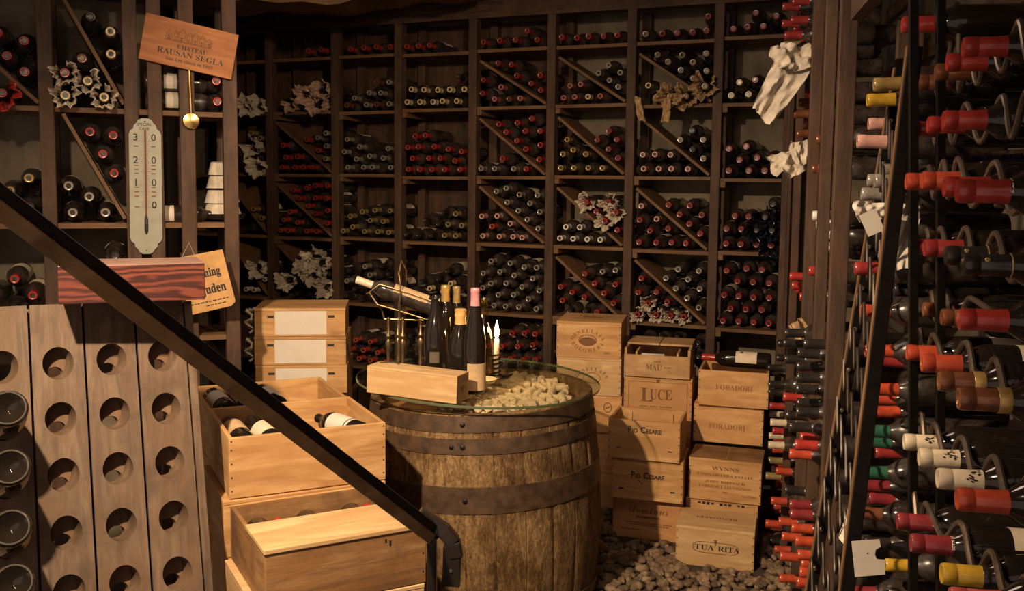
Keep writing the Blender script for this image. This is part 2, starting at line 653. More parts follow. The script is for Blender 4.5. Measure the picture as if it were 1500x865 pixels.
def lab_mb(kind, arc=2.1, n=14, z=None, lift=0.0005, mat=0):
    z0, z1 = z or LAB[kind]
    r = RAD[kind] + lift
    vs, fs = [], []
    for i in range(n + 1):
        a = PI / 2 - arc / 2 + arc * i / n
        for q, zz in ((r, z0), (r, z1), (r - 0.0006, z0), (r - 0.0006, z1)):
            vs.append((q * math.cos(a), q * math.sin(a), zz))
    for i in range(n):
        b = 4 * i
        fs += [(b, b + 4, b + 5, b + 1), (b + 1, b + 5, b + 7, b + 3), (b + 4, b, b + 2, b + 6)]
    return MB().add(vs, fs, mat, True)


def lab_mesh(kind, col):
    k = ('l', kind, col)
    if k not in _mc:
        _mc[k] = lab_mb(kind).mesh('paper_label', col)
    return _mc[k]


SPECS = []


def reg(tip, axis, cap, label=None, kind='claret', lab=None, group=None, rs=1.0, roll=0.0, n=None, dusty=True, band=None, keep=False, name='wine_bottle', ls=1.0):
    SPECS.append(dict(tip=V(tip), axis=V(axis).normalized(), cap=cap, label=label, kind=kind, lab=lab, group=group, rs=rs, roll=roll, n=n, dusty=dusty,
                      band=band, keep=keep, name=name, ls=ls))
    return SPECS[-1]


def spec_matrix(s):
    hh = 0.3012 if s['kind'] != 'champagne' else 0.3195
    M = axis_frame(s['tip'] - s['axis'] * hh * s['ls'], s['axis'], s['roll'])
    return M @ Matrix.Diagonal((s['rs'], s['rs'], s['ls'], 1))


def build_bottle(s):
    n = s['n'] or 14
    o = link(s['name'], body_mesh(s['kind'], n, s['dusty']))
    o.matrix_world = spec_matrix(s)
    tag(o, s['label'], 'bottle', s['group'])
    if s['cap']:
        c = link('capsule', cap_mesh(s['kind'], n, s['cap']), o)
        c['label'] = CAPN[s['cap']] + ' foil capsule'
    if s['lab']:
        link('paper_label', lab_mesh(s['kind'], s['lab']), o)
    if s.get('wrap'):
        mt, sd, r, l0, l1, rf = s['wrap']
        M = Matrix.Translation((0, 0, 0.3012)) @ Matrix.Rotation(PI, 4, 'X')
        obj('tissue_wrap', sleeve_mb(min(r * 0.8, 0.034), l0 - 0.015, min(l1, 0.088), sd, ruff=rf * 1.3), mt, o, M)['label'] = 'crumpled paper wrapping'
    if s['band']:
        s['band'](o)
    return o


ORD = ['first', 'second', 'third', 'fourth', 'fifth', 'sixth', 'seventh', 'eighth', 'ninth', 'tenth', 'eleventh', 'twelfth', 'thirteenth', 'fourteenth', 'fifteenth',
       'sixteenth', 'seventeenth', 'eighteenth', 'nineteenth', 'twentieth', 'twenty-first', 'twenty-second', 'twenty-third', 'twenty-fourth', 'twenty-fifth',
       'twenty-sixth', 'twenty-seventh', 'twenty-eighth', 'twenty-ninth', 'thirtieth']


def parse(t):
    out = []
    for w in t.split():
        c = w[0]
        x, y = w[1:].split(',')
        out.append((c, float(x), float(y)))
    return out


def relax(pts, r, lim, walls=(), it=220, bars=()):
    """push discs of radius r apart; lim = (umin, umax, zmin); walls = [(p, q)] lines each disc stays on its own side of"""
    p = [list(a) for a in pts]
    side = []
    for a in pts:
        sd = []
        for (x0, y0), (x1, y1) in walls:
            l = math.hypot(x1 - x0, y1 - y0)
            nx, ny = -(y1 - y0) / l, (x1 - x0) / l
            d = (a[0] - x0) * nx + (a[1] - y0) * ny
            sd.append((x0, y0, nx, ny, 1 if d >= 0 else -1))
        side.append(sd)
    for k in range(it):
        for a in p:
            if k < it * 0.6:
                a[1] -= 0.0004
        for i in range(len(p)):
            for j in range(i):
                dx, dy = p[i][0] - p[j][0], p[i][1] - p[j][1]
                d = math.hypot(dx, dy) or 1e-6
                if d < 2 * r:
                    q = (2 * r - d) / d * 0.5
                    p[i][0] += dx * q
                    p[i][1] += dy * q
                    p[j][0] -= dx * q
                    p[j][1] -= dy * q
        for a, sd in zip(p, side):
            for x0, y0, nx, ny, sg in sd:
                d = ((a[0] - x0) * nx + (a[1] - y0) * ny) * sg
                if d < r + 0.009:
                    a[0] += nx * sg * (r + 0.009 - d)
                    a[1] += ny * sg * (r + 0.009 - d)
            for b0, b1 in bars:
                if b0 - r < a[0] < b1 + r:
                    a[0] = b0 - r if a[0] < (b0 + b1) / 2 else b1 + r
            a[0] = min(max(a[0], lim[0] + r), lim[1] - r)
            a[1] = max(a[1], lim[2] + r)
    worst = 0
    for i in range(len(p)):
        for j in range(i):
            worst = max(worst, 2 * r - math.hypot(p[i][0] - p[j][0], p[i][1] - p[j][1]))
    return p, worst


def relax_fit(pts, lim, walls=(), radii=(0.0378, 0.0365, 0.035, 0.0335, 0.032, 0.030, 0.028)):
    for r in radii:
        p, w = relax(pts, r, lim, walls)
        if w < 0.0025:
            break
    return p, r - max(0, w / 2)


def layers(items, tol):
    """items: list of (key, z): layer index from the lowest"""
    order = sorted(range(len(items)), key=lambda i: items[i])
    lay, cur, base = {}, 0, None
    for i in order:
        if base is None or items[i] - base > tol:
            cur += 0 if base is None else 1
            base = items[i]
        lay[i] = cur
    return lay


LAYN = ['bottom', 'second', 'third', 'fourth', 'fifth', 'sixth', 'seventh', 'eighth']

# ---------------------------------------------------------------- room shell
BO, BU, BN = V((-0.43, 5.5, 0)), V((1, -0.42, 0)).normalized(), V((-0.42, -1, 0)).normalized()
RO, RW, RN = V((0.83, 2.4, 0)), V((0.205, 1, 0)).normalized(), V((-1, 0.205, 0)).normalized()
CEIL = 2.47


def slab(pts, z0, z1, thick):
    """vertical wall through plan points, given thickness to the outside"""
    mb = MB()
    for (a, b) in zip(pts[:-1], pts[1:]):
        a, b = V((*a, 0)), V((*b, 0))
        d = (b - a).normalized()
        nn = V((-d.y, d.x, 0)) * thick
        q = [a, b, b + nn, a + nn]
        mb.prism([(v.x, v.y) for v in q], z0, z1)
    return mb


bw0, bw1 = BO - BU * 2.3 - BN * 0.36, BO + BU * 2.35 - BN * 0.36
struct('wall_back', slab([(bw0.x, bw0.y), (bw1.x, bw1.y)], 0, 2.75, 0.12), 'plaster')
rw0, rw1 = RO - RW * 2.6 - RN * 0.48, RO + RW * 2.75 - RN * 0.48
struct('wall_right', slab([(rw1.x, rw1.y), (rw0.x, rw0.y)], 0, 2.75, 0.12), 'plaster_dark')
struct('floor', MB().box(-3.2, 2.6, -0.4, 7.2, -0.1, 0.0), 'earth')


def ceiling():
    mb = MB()
    nx, ny = 44, 60
    rg = random.Random(3)
    vs = []
    ph = [rg.uniform(0, 6) for _ in range(9)]
    for j in range(ny + 1):
        for i in range(nx + 1):
            x, y = -3.2 + 5.8 * i / nx, -0.4 + 7.6 * j / ny
            z = CEIL + 0.10 + 0.035 * math.sin(x * 3.1 + ph[0] + y) + 0.03 * math.sin(y * 5.3 + ph[1]) * math.sin(x * 4.4 + ph[2]) + rg.uniform(-0.02, 0.02)
            if y > 5.2 - 0.42 * x:
                z -= 0.0
            vs.append((x, y, z))
    fs = [(j * (nx + 1) + i, (j + 1) * (nx + 1) + i, (j + 1) * (nx + 1) + i + 1, j * (nx + 1) + i + 1) for j in range(ny) for i in range(nx)]
    mb.add(vs, fs, 0, True)
    b = len(vs)
    mb.add([(x, y, z + 0.2) for x, y, z in vs], [tuple(reversed(f)) for f in fs])
    return mb


struct('ceiling', ceiling(), 'ceiling_stone')

# ---------------------------------------------------------------- back rack


def bpt(px, py, off=0.0):
    p = PP(px, py, BO + BN * off, BN)
    return (p - BO).dot(BU), p.z


def bw(u, z, off=0.0):
    return BO + BU * u + BN * off + V((0, 0, z))


lv = [((640, 74), (990, 60)), ((640, 156), (990, 154)), ((640, 257), (990, 259)), ((640, 353), (990, 367)), ((640, 452), (990, 475))]
ZL = [(bpt(*a)[1] + bpt(*b)[1]) / 2 for a, b in lv]
ZL = ZL + [ZL[-1] - 0.38, 0.05]
UC = [bpt(345, 255)[0] - 0.10] + [bpt(x, 255)[0] for x in (396, 492, 584, 692, 806, 922, 1048)] + [bpt(1153, 255)[0]]
PW = 0.048
rack = thing('wine_rack', 'tall dark wooden bottle rack of seven bay columns filling the far wall', 'wine rack', Matrix.Translation(BO))
RM = Matrix((BU, -BN, V((0, 0, 1)))).transposed().to_4x4()
rack.matrix_world = Matrix.Translation(BO) @ RM          # local x along the rack, y into the depth, z up
for i, u in enumerate(UC):
    obj('post', MB().box(u - PW / 2, u + PW / 2, -0.012, 0.05, 0, 2.44), 'rackZ', rack, bev=0.003)
    obj('rear_post', MB().box(u - PW / 2, u + PW / 2, 0.28, 0.335, 0, 2.44), 'rackZ', rack)
obj('top_beam', MB().box(UC[0] - 0.1, UC[-1] + 0.05, -0.02, 0.05, 2.41, 2.50), 'rackX', rack)
for c in range(5):
    obj('back_panel', MB().box(UC[c], UC[c + 1] - 0.002, 0.337, 0.35, 0.02, 2.44), 'rackZ', rack)
ue = UC[0] - 0.42
obj('post', MB().box(ue - PW / 2, ue + PW / 2, -0.012, 0.05, 0, 2.44), 'rackZ', rack)
obj('back_panel', MB().box(ue, UC[0] - 0.002, 0.337, 0.35, 0.02, 2.44), 'rackZ', rack)
for z in ZL:
    obj('shelf', MB().box(ue + PW / 2, UC[0] - PW / 2, 0.0, 0.33, z - 0.018, z), 'slatX', rack)
DIAG = {(0, 3), (0, 4), (1, 2), (1, 3), (1, 4), (4, 1), (4, 2), (4, 3), (5, 1), (5, 2), (5, 3), (5, 4), (6, 1), (6, 2), (6, 3), (6, 4)}
rg = random.Random(11)
BAY = {}
for c in range(8):
    a, b = UC[c] + PW / 2, UC[c + 1] - PW / 2
    for k, z in enumerate(ZL):
        dz = rg.uniform(-0.006, 0.006)
        zz = z + dz
        obj('shelf', MB().box(a - 0.015, b + 0.015, 0.055, 0.33, zz - 0.016, zz) .box(a + 0.001, b - 0.001, 0.0, 0.054, zz - 0.018, zz), 'slatX' if k < 5 else 'rackX', rack)
        if 0 < k < 6:
            obj('bearer', MB().box(a + 0.001, a + 0.026, 0.004, 0.30, zz - 0.046, zz - 0.019), 'slatY', rack)
        top = (ZL[k - 1] if k else 2.41) - 0.016
        BAY[(c, k)] = [a, b, zz, top, None]
        if (c, k) in DIAG:
            p, q = (a + 0.012, top - 0.045), (b - 0.012, zz + 0.010)
            d = V((q[0] - p[0], 0, q[1] - p[1])).normalized()
            nn = V((-d.z, 0, d.x)) * 0.007
            A, B = V((p[0], 0, p[1])), V((q[0], 0, q[1]))
            vs = [A + nn, B + nn, B - nn, A - nn]
            mbb = MB().add([(v.x, 0.012, v.z) for v in vs] + [(v.x, 0.31, v.z) for v in vs],
                           [(3, 2, 1, 0), (4, 5, 6, 7), (0, 1, 5, 4), (1, 2, 6, 5), (2, 3, 7, 6), (3, 0, 4, 7)])
            obj('slanted_board', mbb, 'slatX', rack)
            BAY[(c, k)][4] = (p, q)

BACK = '''
r450,62 r472,62 r509,65 r531,66 r551,69 r572,69 r590,66 r609,65 r628,64 r771,32 r707,54 r733,52 r756,52 r782,52 r810,47 r832,47 r855,46 r880,46 r904,45 s945,47
r968,46 r990,44 r1014,46 r1036,40 r1052,24 r1060,42 r1083,36 r1101,23 r1113,43 r1125,23
k365,146 k382,146 s520,133 b551,113 s568,115 s545,131 s560,131 b505,145 s532,147 b549,147 s567,147
y599,126 y618,126 y638,125 y657,123 y678,116 y590,145 y610,145 y628,144 y649,143 y669,142 k672,104
r744,86 r791,97 d763,102 d777,115 d795,126 d699,105 d724,102 d712,121 p732,118 p722,138 b743,137 p765,136
s892,84 s877,96 s908,95 s891,110 s907,123 p835,118 p857,120 p821,136 p843,136 y863,138 p883,135
l968,75 l1003,76 l1036,76 l985,89 l1019,89 s1000,101 l1034,102 l1017,115 l1033,127 y952,115 b965,138 b984,140 b1008,138 r1104,103 r1126,103 y1085,124 y1113,122 y1068,140 y1099,141
l365,182 l378,190 l366,202 s382,206
r418,205 r435,205 r419,225 r435,224 r451,223 r414,245 r431,245 r448,244 r464,244 s459,212 s466,228 s478,208 s474,190
s506,193 s507,211 s530,210 s569,210 s517,227 s537,227 s556,230 s507,245 s527,245 s544,244 s570,246
r606,196 r624,195 r596,212 r614,212 r632,212 r652,214 r677,214 r605,229 r622,228 r638,229 r661,230 r592,246 r611,246 r629,246 r649,246 r673,246
r732,178 r754,175 r776,172 r742,192 r765,190 r784,189 r755,207 r785,210 r770,220 r785,233 r734,232 s702,244 s720,244 s750,244 r768,244
d893,184 d873,197 d906,199 d887,213 d903,228 g828,197 g814,220 g839,218 g861,218 g812,244 g836,242 g860,242 g883,242
k1015,182 s999,198 s1032,196 k1016,212 s1033,228 w934,227 w959,225 w982,226 w950,244 w972,243 w995,244 w1016,245
r1070,209 r1093,204 r1080,228 r1104,225 r1067,249 r1092,245 r1116,251 r1132,214
k358,326 g372,318 k372,332 g386,322
r426,275 r443,273 r461,270 r475,274 r440,290 r461,288 r452,304 r471,303 d458,315 r470,327 r475,335 o423,308 o415,319 o433,323 o405,333 o421,335 o446,336 o461,337
l512,310 l536,311 l554,311 l570,311 l522,326 l542,326 l558,327 l505,340 l532,343 l546,345 l564,345
k625,311 l669,311 k638,324 l656,324 l676,327 k595,344 k610,344 l647,341 l663,340 k628,342 k650,312
s725,270 s742,276 s765,284 s747,296 s777,299 s795,288 s760,310 s792,315 s774,324 s788,337 w710,312 w734,316 o719,330 w744,332 w711,345 w732,346 w758,346 w776,347
r863,289 r894,290 r873,304 r906,306 r888,321 r904,338 v829,326 v850,327 v818,348 v840,349 v862,347 v882,351
r980,296 r1013,297 r995,313 r1028,314 r1012,330 r1028,346 w946,316 w968,318 r933,335 r956,336 r984,336 r943,356 r966,357 r988,358 r1011,359
r1089,323 r1111,327 r1077,343 r1099,345 r1065,363 r1087,365 r1111,365 r1128,366
v356,416 v372,417 v383,417 k432,422 k450,425 k468,424
k510,392 s530,388 k552,390 s505,408 k528,407 s549,407 k568,405 k515,425 k535,425 k556,425 k572,425 k508,440 k530,441 k552,442 k572,441
k600,420 k618,402 k640,403 k660,402 y628,405 y645,410 y670,412 k610,438 k632,437 k655,437 k677,437 k680,418
s724,381 s744,386 s767,388 s788,390 s714,397 s733,398 s753,403 s778,406 s706,413 s723,415 s742,414 s764,419 s786,420 s713,432 s732,432 s751,432 s773,436 s722,448 s741,448 s759,448 s789,450
r855,393 r872,411 r904,407 r888,425 r903,443 r820,415 r841,416 r829,434 r852,436 r873,438 k862,448 k835,450 s880,398 s893,392
s1000,393 s1032,396 s986,405 s1014,409 s1000,422 s1028,428 s1013,442 s1027,458 r948,404 r935,424 r966,424 r950,441 r981,441 r939,460 r961,461 r984,463 r1006,466
r1069,387 r1091,387 r1116,387 r1080,404 r1104,404 r1126,405 r1068,422 r1088,435 r1110,438 r1131,439 r1073,453 r1096,455 r1119,460 r1062,472 r1083,474 r1105,476 r1130,478
o523,487 o544,490 o512,503 o531,505 o553,509 o521,522 o540,524 o560,524
r749,475 r767,475 r782,475 r735,494 r758,494 r776,493 r744,513 r764,514 r784,513 r811,524 k600,478 k622,480 k645,479 k668,480 k598,500 k621,500 k644,500 k667,500 k598,520 k621,520 k644,520 k667,520 r726,513 r712,494
k446,125 k468,118 k465,146 k427,148 k366,220 k382,240 k381,392 k452,380 k470,376 k466,398 k450,402 k478,412 k418,398 k1122,326 k1136,320 k1138,345 k1120,348 k934,500 k955,498 k978,500 k1000,498 k1025,505 k1030,492 k945,484 k968,483 k990,482
'''
bybay = {}
for c, x, y in parse(BACK):
    u, z = bpt(x, y, 0.02)
    cc = max(0, min(7, sum(1 for q in UC[1:-1] if u > q)))
    kk = sum(1 for q in ZL if z + 0.012 < q)
    kk = min(kk, 5)
    bybay.setdefault((cc, kk), []).append((c, u, z))
COLN = ['first', 'second', 'third', 'fourth', 'fifth', 'sixth', 'seventh', 'eighth']
SHN = ['top', 'second', 'third', 'fourth', 'fifth', 'sixth']
for (cc, kk), lst in bybay.items():
    a, b, zz, top, dg = BAY[(cc, kk)]
    pts, r = relax_fit([(u, z) for _, u, z in lst], (a + 0.002, b - 0.002, zz + 0.001), [dg] if dg else [])
    sides = []
    for (u, z) in pts:
        if dg:
            (x0, y0), (x1, y1) = dg
            sides.append(1 if (x1 - x0) * (z - y0) - (y1 - y0) * (u - x0) > 0 else 0)
        else:
            sides.append(0)
    for sd in (0, 1):
        ids = [i for i in range(len(lst)) if sides[i] == sd]
        if not ids:
            continue
        lay = layers([pts[i][1] for i in ids], r * 0.9)
        rows = {}
        for q, i in enumerate(ids):
            rows.setdefault(lay[q], []).append(i)
        for ly, ii in rows.items():
            ii.sort(key=lambda i: pts[i][0])
            for o_, i in enumerate(ii):
                c = lst[i][0]
                u, z = pts[i]
                where = (' over slat' if sd else ' under slat') if dg else ''
                pos = ORD[o_] + ' from left' if len(ii) > 1 else 'alone'
                lb = f'{CAPN[c]}-capped bottle {pos}, {LAYN[min(ly, 7)]} layer{where}, {COLN[cc]} column, {SHN[kk]} shelf, back rack'
                tiltx = rg.uniform(-0.03, 0.03)
                tip = bw(u, z, 0.0 + rg.uniform(-0.02, 0.035))
                kd = 'burgundy' if c in 'gly' and rg.random() < 0.6 else 'claret'
                reg(tip, BN + BU * 0, c, lb, kd, 'paper' if rg.random() < (0.75 if kk >= 3 else 0.35) else None, 'bottles lying in the back rack', rs=r / 0.0378,
                    roll=rg.gauss(0, 0.5))
# ---------------------------------------------------------------- left rack
LY = 3.5
LA = math.radians(22)
LU, LNN = V((math.cos(LA), math.sin(LA), 0)), V((math.sin(LA), -math.cos(LA), 0))
LO = P(200, 250, LY)
LO = V((LO.x, LO.y, 0))
LMAT = Matrix((LU, -LNN, V((0, 0, 1)))).transposed().to_4x4()
lr = thing('wine_rack', 'dark wooden rack with narrow posts behind thermometer and hanging plaque', 'wine rack', Matrix.Translation(LO) @ LMAT)


def lpt(px, py, off=0.0):
    p = PP(px, py, LO + LNN * off, LNN)
    return (p - LO).dot(LU), p.z


def lw(u, z, off=0.0):
    return LO + LU * u + LNN * off + V((0, 0, z))


def lx(px):
    return lpt(px, 250)[0]


struct('wall_left', slab([tuple((LO + LU * -1.7 - LNN * 0.36)[:2]), tuple((LO + LU * 0.06 - LNN * 0.36)[:2])], 0, 2.75, 0.12), 'plaster')
we = LO + LU * 0.055 - LNN * 0.37
struct('wall_left_return', slab([(we.x, we.y), (-2.36, 6.8)], 0, 2.75, 0.02), 'plaster_dark')
for a, b in ((-62, -40), (60, 82), (184, 205), (219, 240), (265, 287), (328, 349)):
    obj('post', MB().box(lx(a), lx(b), 0.0, 0.05, 0, 2.5), 'rackZ', lr, bev=0.003)
    if a not in (219, 184):
        obj('rear_post', MB().box(lx(a), lx(b), 0.27, 0.32, 0, 2.5), 'rackZ', lr)
LZ = [2.20, lpt(120, 157)[1], lpt(120, 327)[1], lpt(120, 500)[1]]
for z in LZ:
    obj('shelf', MB().box(lx(-62), lx(349) - 0.002, 0.012, 0.30, z - 0.018, z), 'rackX' if z > 2 else 'slatX', lr)
LDG = ((-38, 66, 56, 150), (88, -12, 181, 152), (92, 166, 183, 320))
for (x0, y0, x1, y1) in LDG:
    A, B = lpt(x0, y0), lpt(x1, y1)
    A, B = V((A[0], 0, A[1])), V((B[0], 0, B[1]))
    d = (B - A).normalized()
    nn = V((-d.z, 0, d.x)) * 0.006
    vs = [A + nn, B + nn, B - nn, A - nn]
    obj('slanted_board', MB().add([(v.x, 0.014, v.z) for v in vs] + [(v.x, 0.27, v.z) for v in vs],
                                  [(3, 2, 1, 0), (4, 5, 6, 7), (0, 1, 5, 4), (1, 2, 6, 5), (2, 3, 7, 6), (3, 0, 4, 7)]), 'slatX', lr)
LEFT = [('r', 12, 41, 'topmost in the far left bay of the left rack'), ('r', 38, 66, 'second down in the far left bay of the left rack'), ('r', 16, 92, 'third down in the far left bay of the left rack'),
        ('r', 43, 117, 'just above the slanted board in the far left bay'), ('g', 42, 242, 'highest of the pile in the left rack above the handrail'), ('g', 17, 258, 'in the pile above the handrail end, against left edge'),
        ('k', 46, 280, 'half behind handrail under gold-capped bottles'), ('r', 10, 312, 'peeping under the handrail at picture edge'), ('r', 19, 388, 'upper of the heap just above the riddling rack'),
        ('r', 44, 414, 'lower right of the heap above the riddling rack'), ('d', -6, 418, 'cut off by picture edge above the riddling rack'), ('k', 16, 425, 'in the heap above the riddling rack'),
        ('b', 117, 78, 'above the tissue-wrapped bottles under the slanted board'), ('y', 165, 88, 'upper one beside thermometer top, over slanted board'), ('y', 178, 115, 'lower one beside thermometer top, over slanted board'),
        ('k', 152, 60, 'highest over the upper slanted board of the left rack'), ('r', 134, 200, 'left of two beside thermometer numeral thirty'), ('r', 169, 206, 'right of two beside thermometer numeral thirty'),
        ('r', 154, 234, 'beside thermometer numeral twenty'), ('r', 170, 263, 'beside thermometer numeral ten, lowest over slanted board'), ('s', 106, 266, 'topmost of the pyramid beside thermometer'),
        ('s', 132, 288, 'middle of the pyramid beside thermometer'), ('s', 110, 310, 'lower left of the pyramid beside thermometer'), ('s', 155, 310, 'lower right of the pyramid beside thermometer'),
        ('k', 168, 352, 'lying alone beside thermometer bulb over wooden block'), ('r', 97, 104, 'wrapped in tissue, upper left of four'), ('y', 117, 128, 'wrapped in tissue, middle of four'),
        ('y', 100, 150, 'wrapped in tissue, lower left of four'), ('y', 150, 145, 'wrapped in tissue, lower right of four'), ('r', 320, 128, 'upper one between the two right posts of the left rack'),
        ('r', 320, 158, 'lower one between the two right posts of the left rack'),
        ('r', 2, 142, 'in a red and white foil wrapper at the picture edge')]
lp = [lpt(x, y, 0.03) for _, x, y, _ in LEFT]
grp = {}
for i, (x, z) in enumerate(lp):
    px = LEFT[i][1]
    bay = 0 if px < 70 else 1 if px < 200 else 2
    row = 0 if z > LZ[1] else 1 if z > LZ[2] else 2
    grp.setdefault((bay, row), []).append(i)
LPOS = {}
bx = [(lx(-40), lx(60)), (lx(82), lx(184)), (lx(280), lx(335))]
dgl = {k: (lpt(*q[:2]), lpt(*q[2:])) for k, q in zip(((0, 0), (1, 0), (1, 1)), LDG)}
for k, ids in grp.items():
    lim = (bx[k[0]][0], bx[k[0]][1], (LZ[1:] + [0])[k[1]])
    pts, r = relax_fit([lp[i] for i in ids], lim, [dgl[k]] if k in dgl else [], radii=(0.0385, 0.037, 0.035, 0.033))
    for i, p in zip(ids, pts):
        LPOS[i] = (p, r)
LSPEC = []
for i, (c, x, y, w_) in enumerate(LEFT):
    (X, Z), r = LPOS[i]
    kd = 'burgundy' if c in 'gsyk' else 'claret'
    LSPEC.append(reg(lw(X, Z, 0.02 - 0.012 * (i % 3)), LNN, c, f'{CAPN[c]}-capped bottle {w_}', kd, 'paper' if i in (8, 9, 16, 17, 4, 20, 22, 23, 24) else None, 'bottles lying in the left rack',
                     rs=min(1, r / 0.038), n=20, keep=True, roll=rg.gauss(0, 0.4), dusty=c != 's'))


def sleeve_mb(r, l0, l1, seed, arc=5.2, ruff=0.5, n=30, m=16):
    """crumpled paper sleeve round a bottle: from l0 before to l1 behind the tip"""
    g = random.Random(seed)
    ph = [g.uniform(0, 6.28) for _ in range(12)]
    vs, fs = [], []
    for th in (0, 1):
        for j in range(m + 1):
            t = j / m
            s = l0 + (l1 - l0) * t
            fl = 1 + ruff * (1 - t) ** 2
            for i in range(n + 1):
                a = PI / 2 - arc / 2 + arc * i / n
                rr = r * fl * (1 + 0.16 * math.sin(5 * a + ph[0] + 3 * t) + 0.12 * math.sin(9 * a + ph[1] + 7 * t) + 0.10 * math.sin(14 * a + ph[2] - 9 * t) + g.uniform(-0.07, 0.07))
                s2 = s + r * 0.5 * math.sin(3 * a + ph[3]) * (1 - t) + g.uniform(-0.05, 0.05) * r
                vs.append(((rr - 0.0015 * th) * math.cos(a), (rr - 0.0015 * th) * math.sin(a), s2))
    N = (n + 1) * (m + 1)
    for j in range(m):
        for i in range(n):
            q = j * (n + 1) + i
            fs.append((q, q + 1, q + n + 2, q + n + 1))
            fs.append((N + q + n + 1, N + q + n + 2, N + q + 1, N + q))
    for j in range(m):
        for i in (0, n):
            q = j * (n + 1) + i
            fs.append((q, q + n + 1, N + q + n + 1, N + q))
    for i in range(n):
        for j in (0, m):
            q = j * (n + 1) + i
            fs.append((q, q + 1, N + q + 1, N + q))
    return MB().add(vs, fs, 0, False)


def tissue(name, label, tip, axis, r, l0, l1, mat, seed, ruff=0.5, group=None):
    o = obj(name, sleeve_mb(r, l0, l1, seed, ruff=ruff), mat)
    o.matrix_world = axis_frame(V(tip), V(axis))
    return tag(o, label, 'paper', group)


def rag(name, label, M, w, h, mat, seed, amp=0.02, hang=0.0, group=None, nx=22, ny=22):
    """crumpled sheet: local x wide, y down-length; hang bends it over an edge at y = 0"""
    g = random.Random(seed)
    ph = [g.uniform(0, 6.28) for _ in range(12)]
    vs, fs = [], []
    for th in (0, 1):
        for j in range(ny + 1):
            for i in range(nx + 1):
                s, t = i / nx, j / ny
                x = (s - 0.5) * w * (1 - 0.35 * t * math.sin(ph[0]) ** 2) + 0.05 * w * math.sin(5 * t + ph[8])
                y = -t * h + 0.06 * h * math.sin(4 * s + ph[9])
                z = amp * (math.sin(9 * s + ph[1] + 3 * t) + 0.7 * math.sin(15 * s + ph[2] - 5 * t) + 0.6 * math.sin(11 * t + ph[3] + 6 * s) + 0.35 * math.sin(26 * s + ph[4] + 13 * t)) * 0.5 + g.uniform(-0.12, 0.12) * amp
                vs.append((x, y, z - 0.0015 * th))
    N = (nx + 1) * (ny + 1)
    for j in range(ny):
        for i in range(nx):
            q = j * (nx + 1) + i
            fs.append((q + nx + 1, q + nx + 2, q + 1, q))
            fs.append((N + q, N + q + 1, N + q + nx + 2, N + q + nx + 1))
    for j in range(ny):
        for i in (0, nx):
            q = j * (nx + 1) + i
            fs.append((q, q + nx + 1, N + q + nx + 1, N + q))
    for i in range(nx):
        for j in (0, ny):
            q = j * (nx + 1) + i
            fs.append((q, q + 1, N + q + 1, N + q))
    o = obj(name, MB().add(vs, fs, 0, True), mat, sharp=60)
    o.matrix_world = M
    return tag(o, label, 'paper', group)


for i in (25, 26, 27, 28):
    LSPEC[i]['wrap'] = ('tissue', i, 0.036, -0.02, 0.15, 0.35)
LSPEC[31]['wrap'] = ('foil_red', 90, 0.042, -0.02, 0.13, 0.5)

# bottles seen from the side between the middle posts, their labels showing
for k, (px, py, w_) in enumerate(((252, 121, 'upper label below plaque'), (254, 149, 'lower label below plaque'), (248, 314, 'label beside thermometer foot'))):
    u, z = lpt(px, py, -0.11)
    o = link('wine_bottle', body_mesh('claret', 20, True))
    o.matrix_world = axis_frame(lw(u - 0.10, z, -0.11), LU, 0.0, LNN + V((0, 0, 0.25)))
    tag(o, f'dark bottle between narrow posts showing only its {w_}', 'bottle', 'bottles behind the narrow posts')
    link('paper_label', lab_mb('claret', z=(0.07, 0.116), arc=1.9).mesh('paper_label', 'paper_white'), o)['label'] = 'small white label'
    link('capsule', cap_mesh('claret', 20, 'k'), o)

# stack of paper cones behind the right-hand post
u, zs_ = lpt(316, 309, -0.15)
st = lw(u + 0.025, 0, -0.15)
zz = LZ[2] + 0.001
o = obj('glass_dish', MB().lathe([(0.04, 0), (0.082, 0.012), (0.088, 0.03), (0.085, 0.03), (0.078, 0.016), (0.03, 0.006)], 28), 'bottle_black', M=Matrix.Translation((st.x, st.y, zz)))
tag(o, 'dark round glass dish under the stack of paper cones', 'dish')
zz += 0.020
for k, (py, w_) in enumerate(((288, 'lowest'), (268, 'third down'), (250, 'second down'), (230, 'topmost'))):
    r = 0.076 - 0.008 * k
    o = obj('paper_hat', MB().lathe([(r, 0), (r * 0.96, 0.004), (r * 0.78, 0.046), (r * 0.62, 0.049)], 24), 'tissue', M=Matrix.Translation((st.x, st.y, zz)) @ Matrix.Rotation(0.06 * (k % 2), 4, 'X'))
    zz += 0.054
    tag(o, f'buff paper cone, {w_} of the stack behind the right post of the left rack', 'paper', 'stacked paper cones')

# ---------------------------------------------------------------- thermometer
tc = PP(213.5, 273, LO + LNN * 0.002, LNN)
TM = frame(tc, LU + V((0, 0, -0.01)), LNN)
px1 = tc.y / FPX * 0.985


def scallop():
    w2, h2 = 22.5 * px1, 100.5 * px1
    pts = []
    for sx, sy in ((1, 1), (-1, 1), (-1, -1), (1, -1)):
        q = [(w2, h2 - 24 * px1), (w2 - 2 * px1, h2 - 19 * px1), (w2 - 6 * px1, h2 - 16 * px1), (w2 - 7 * px1, h2 - 11 * px1), (w2 - 11 * px1, h2 - 7 * px1), (w2 - 13 * px1, h2 - 3 * px1), (w2 - 18 * px1, h2 - 0.5 * px1)]
        q = [(x * sx, y * sy) for x, y in q]
        pts += q if sx * sy > 0 else q[::-1]
    return pts


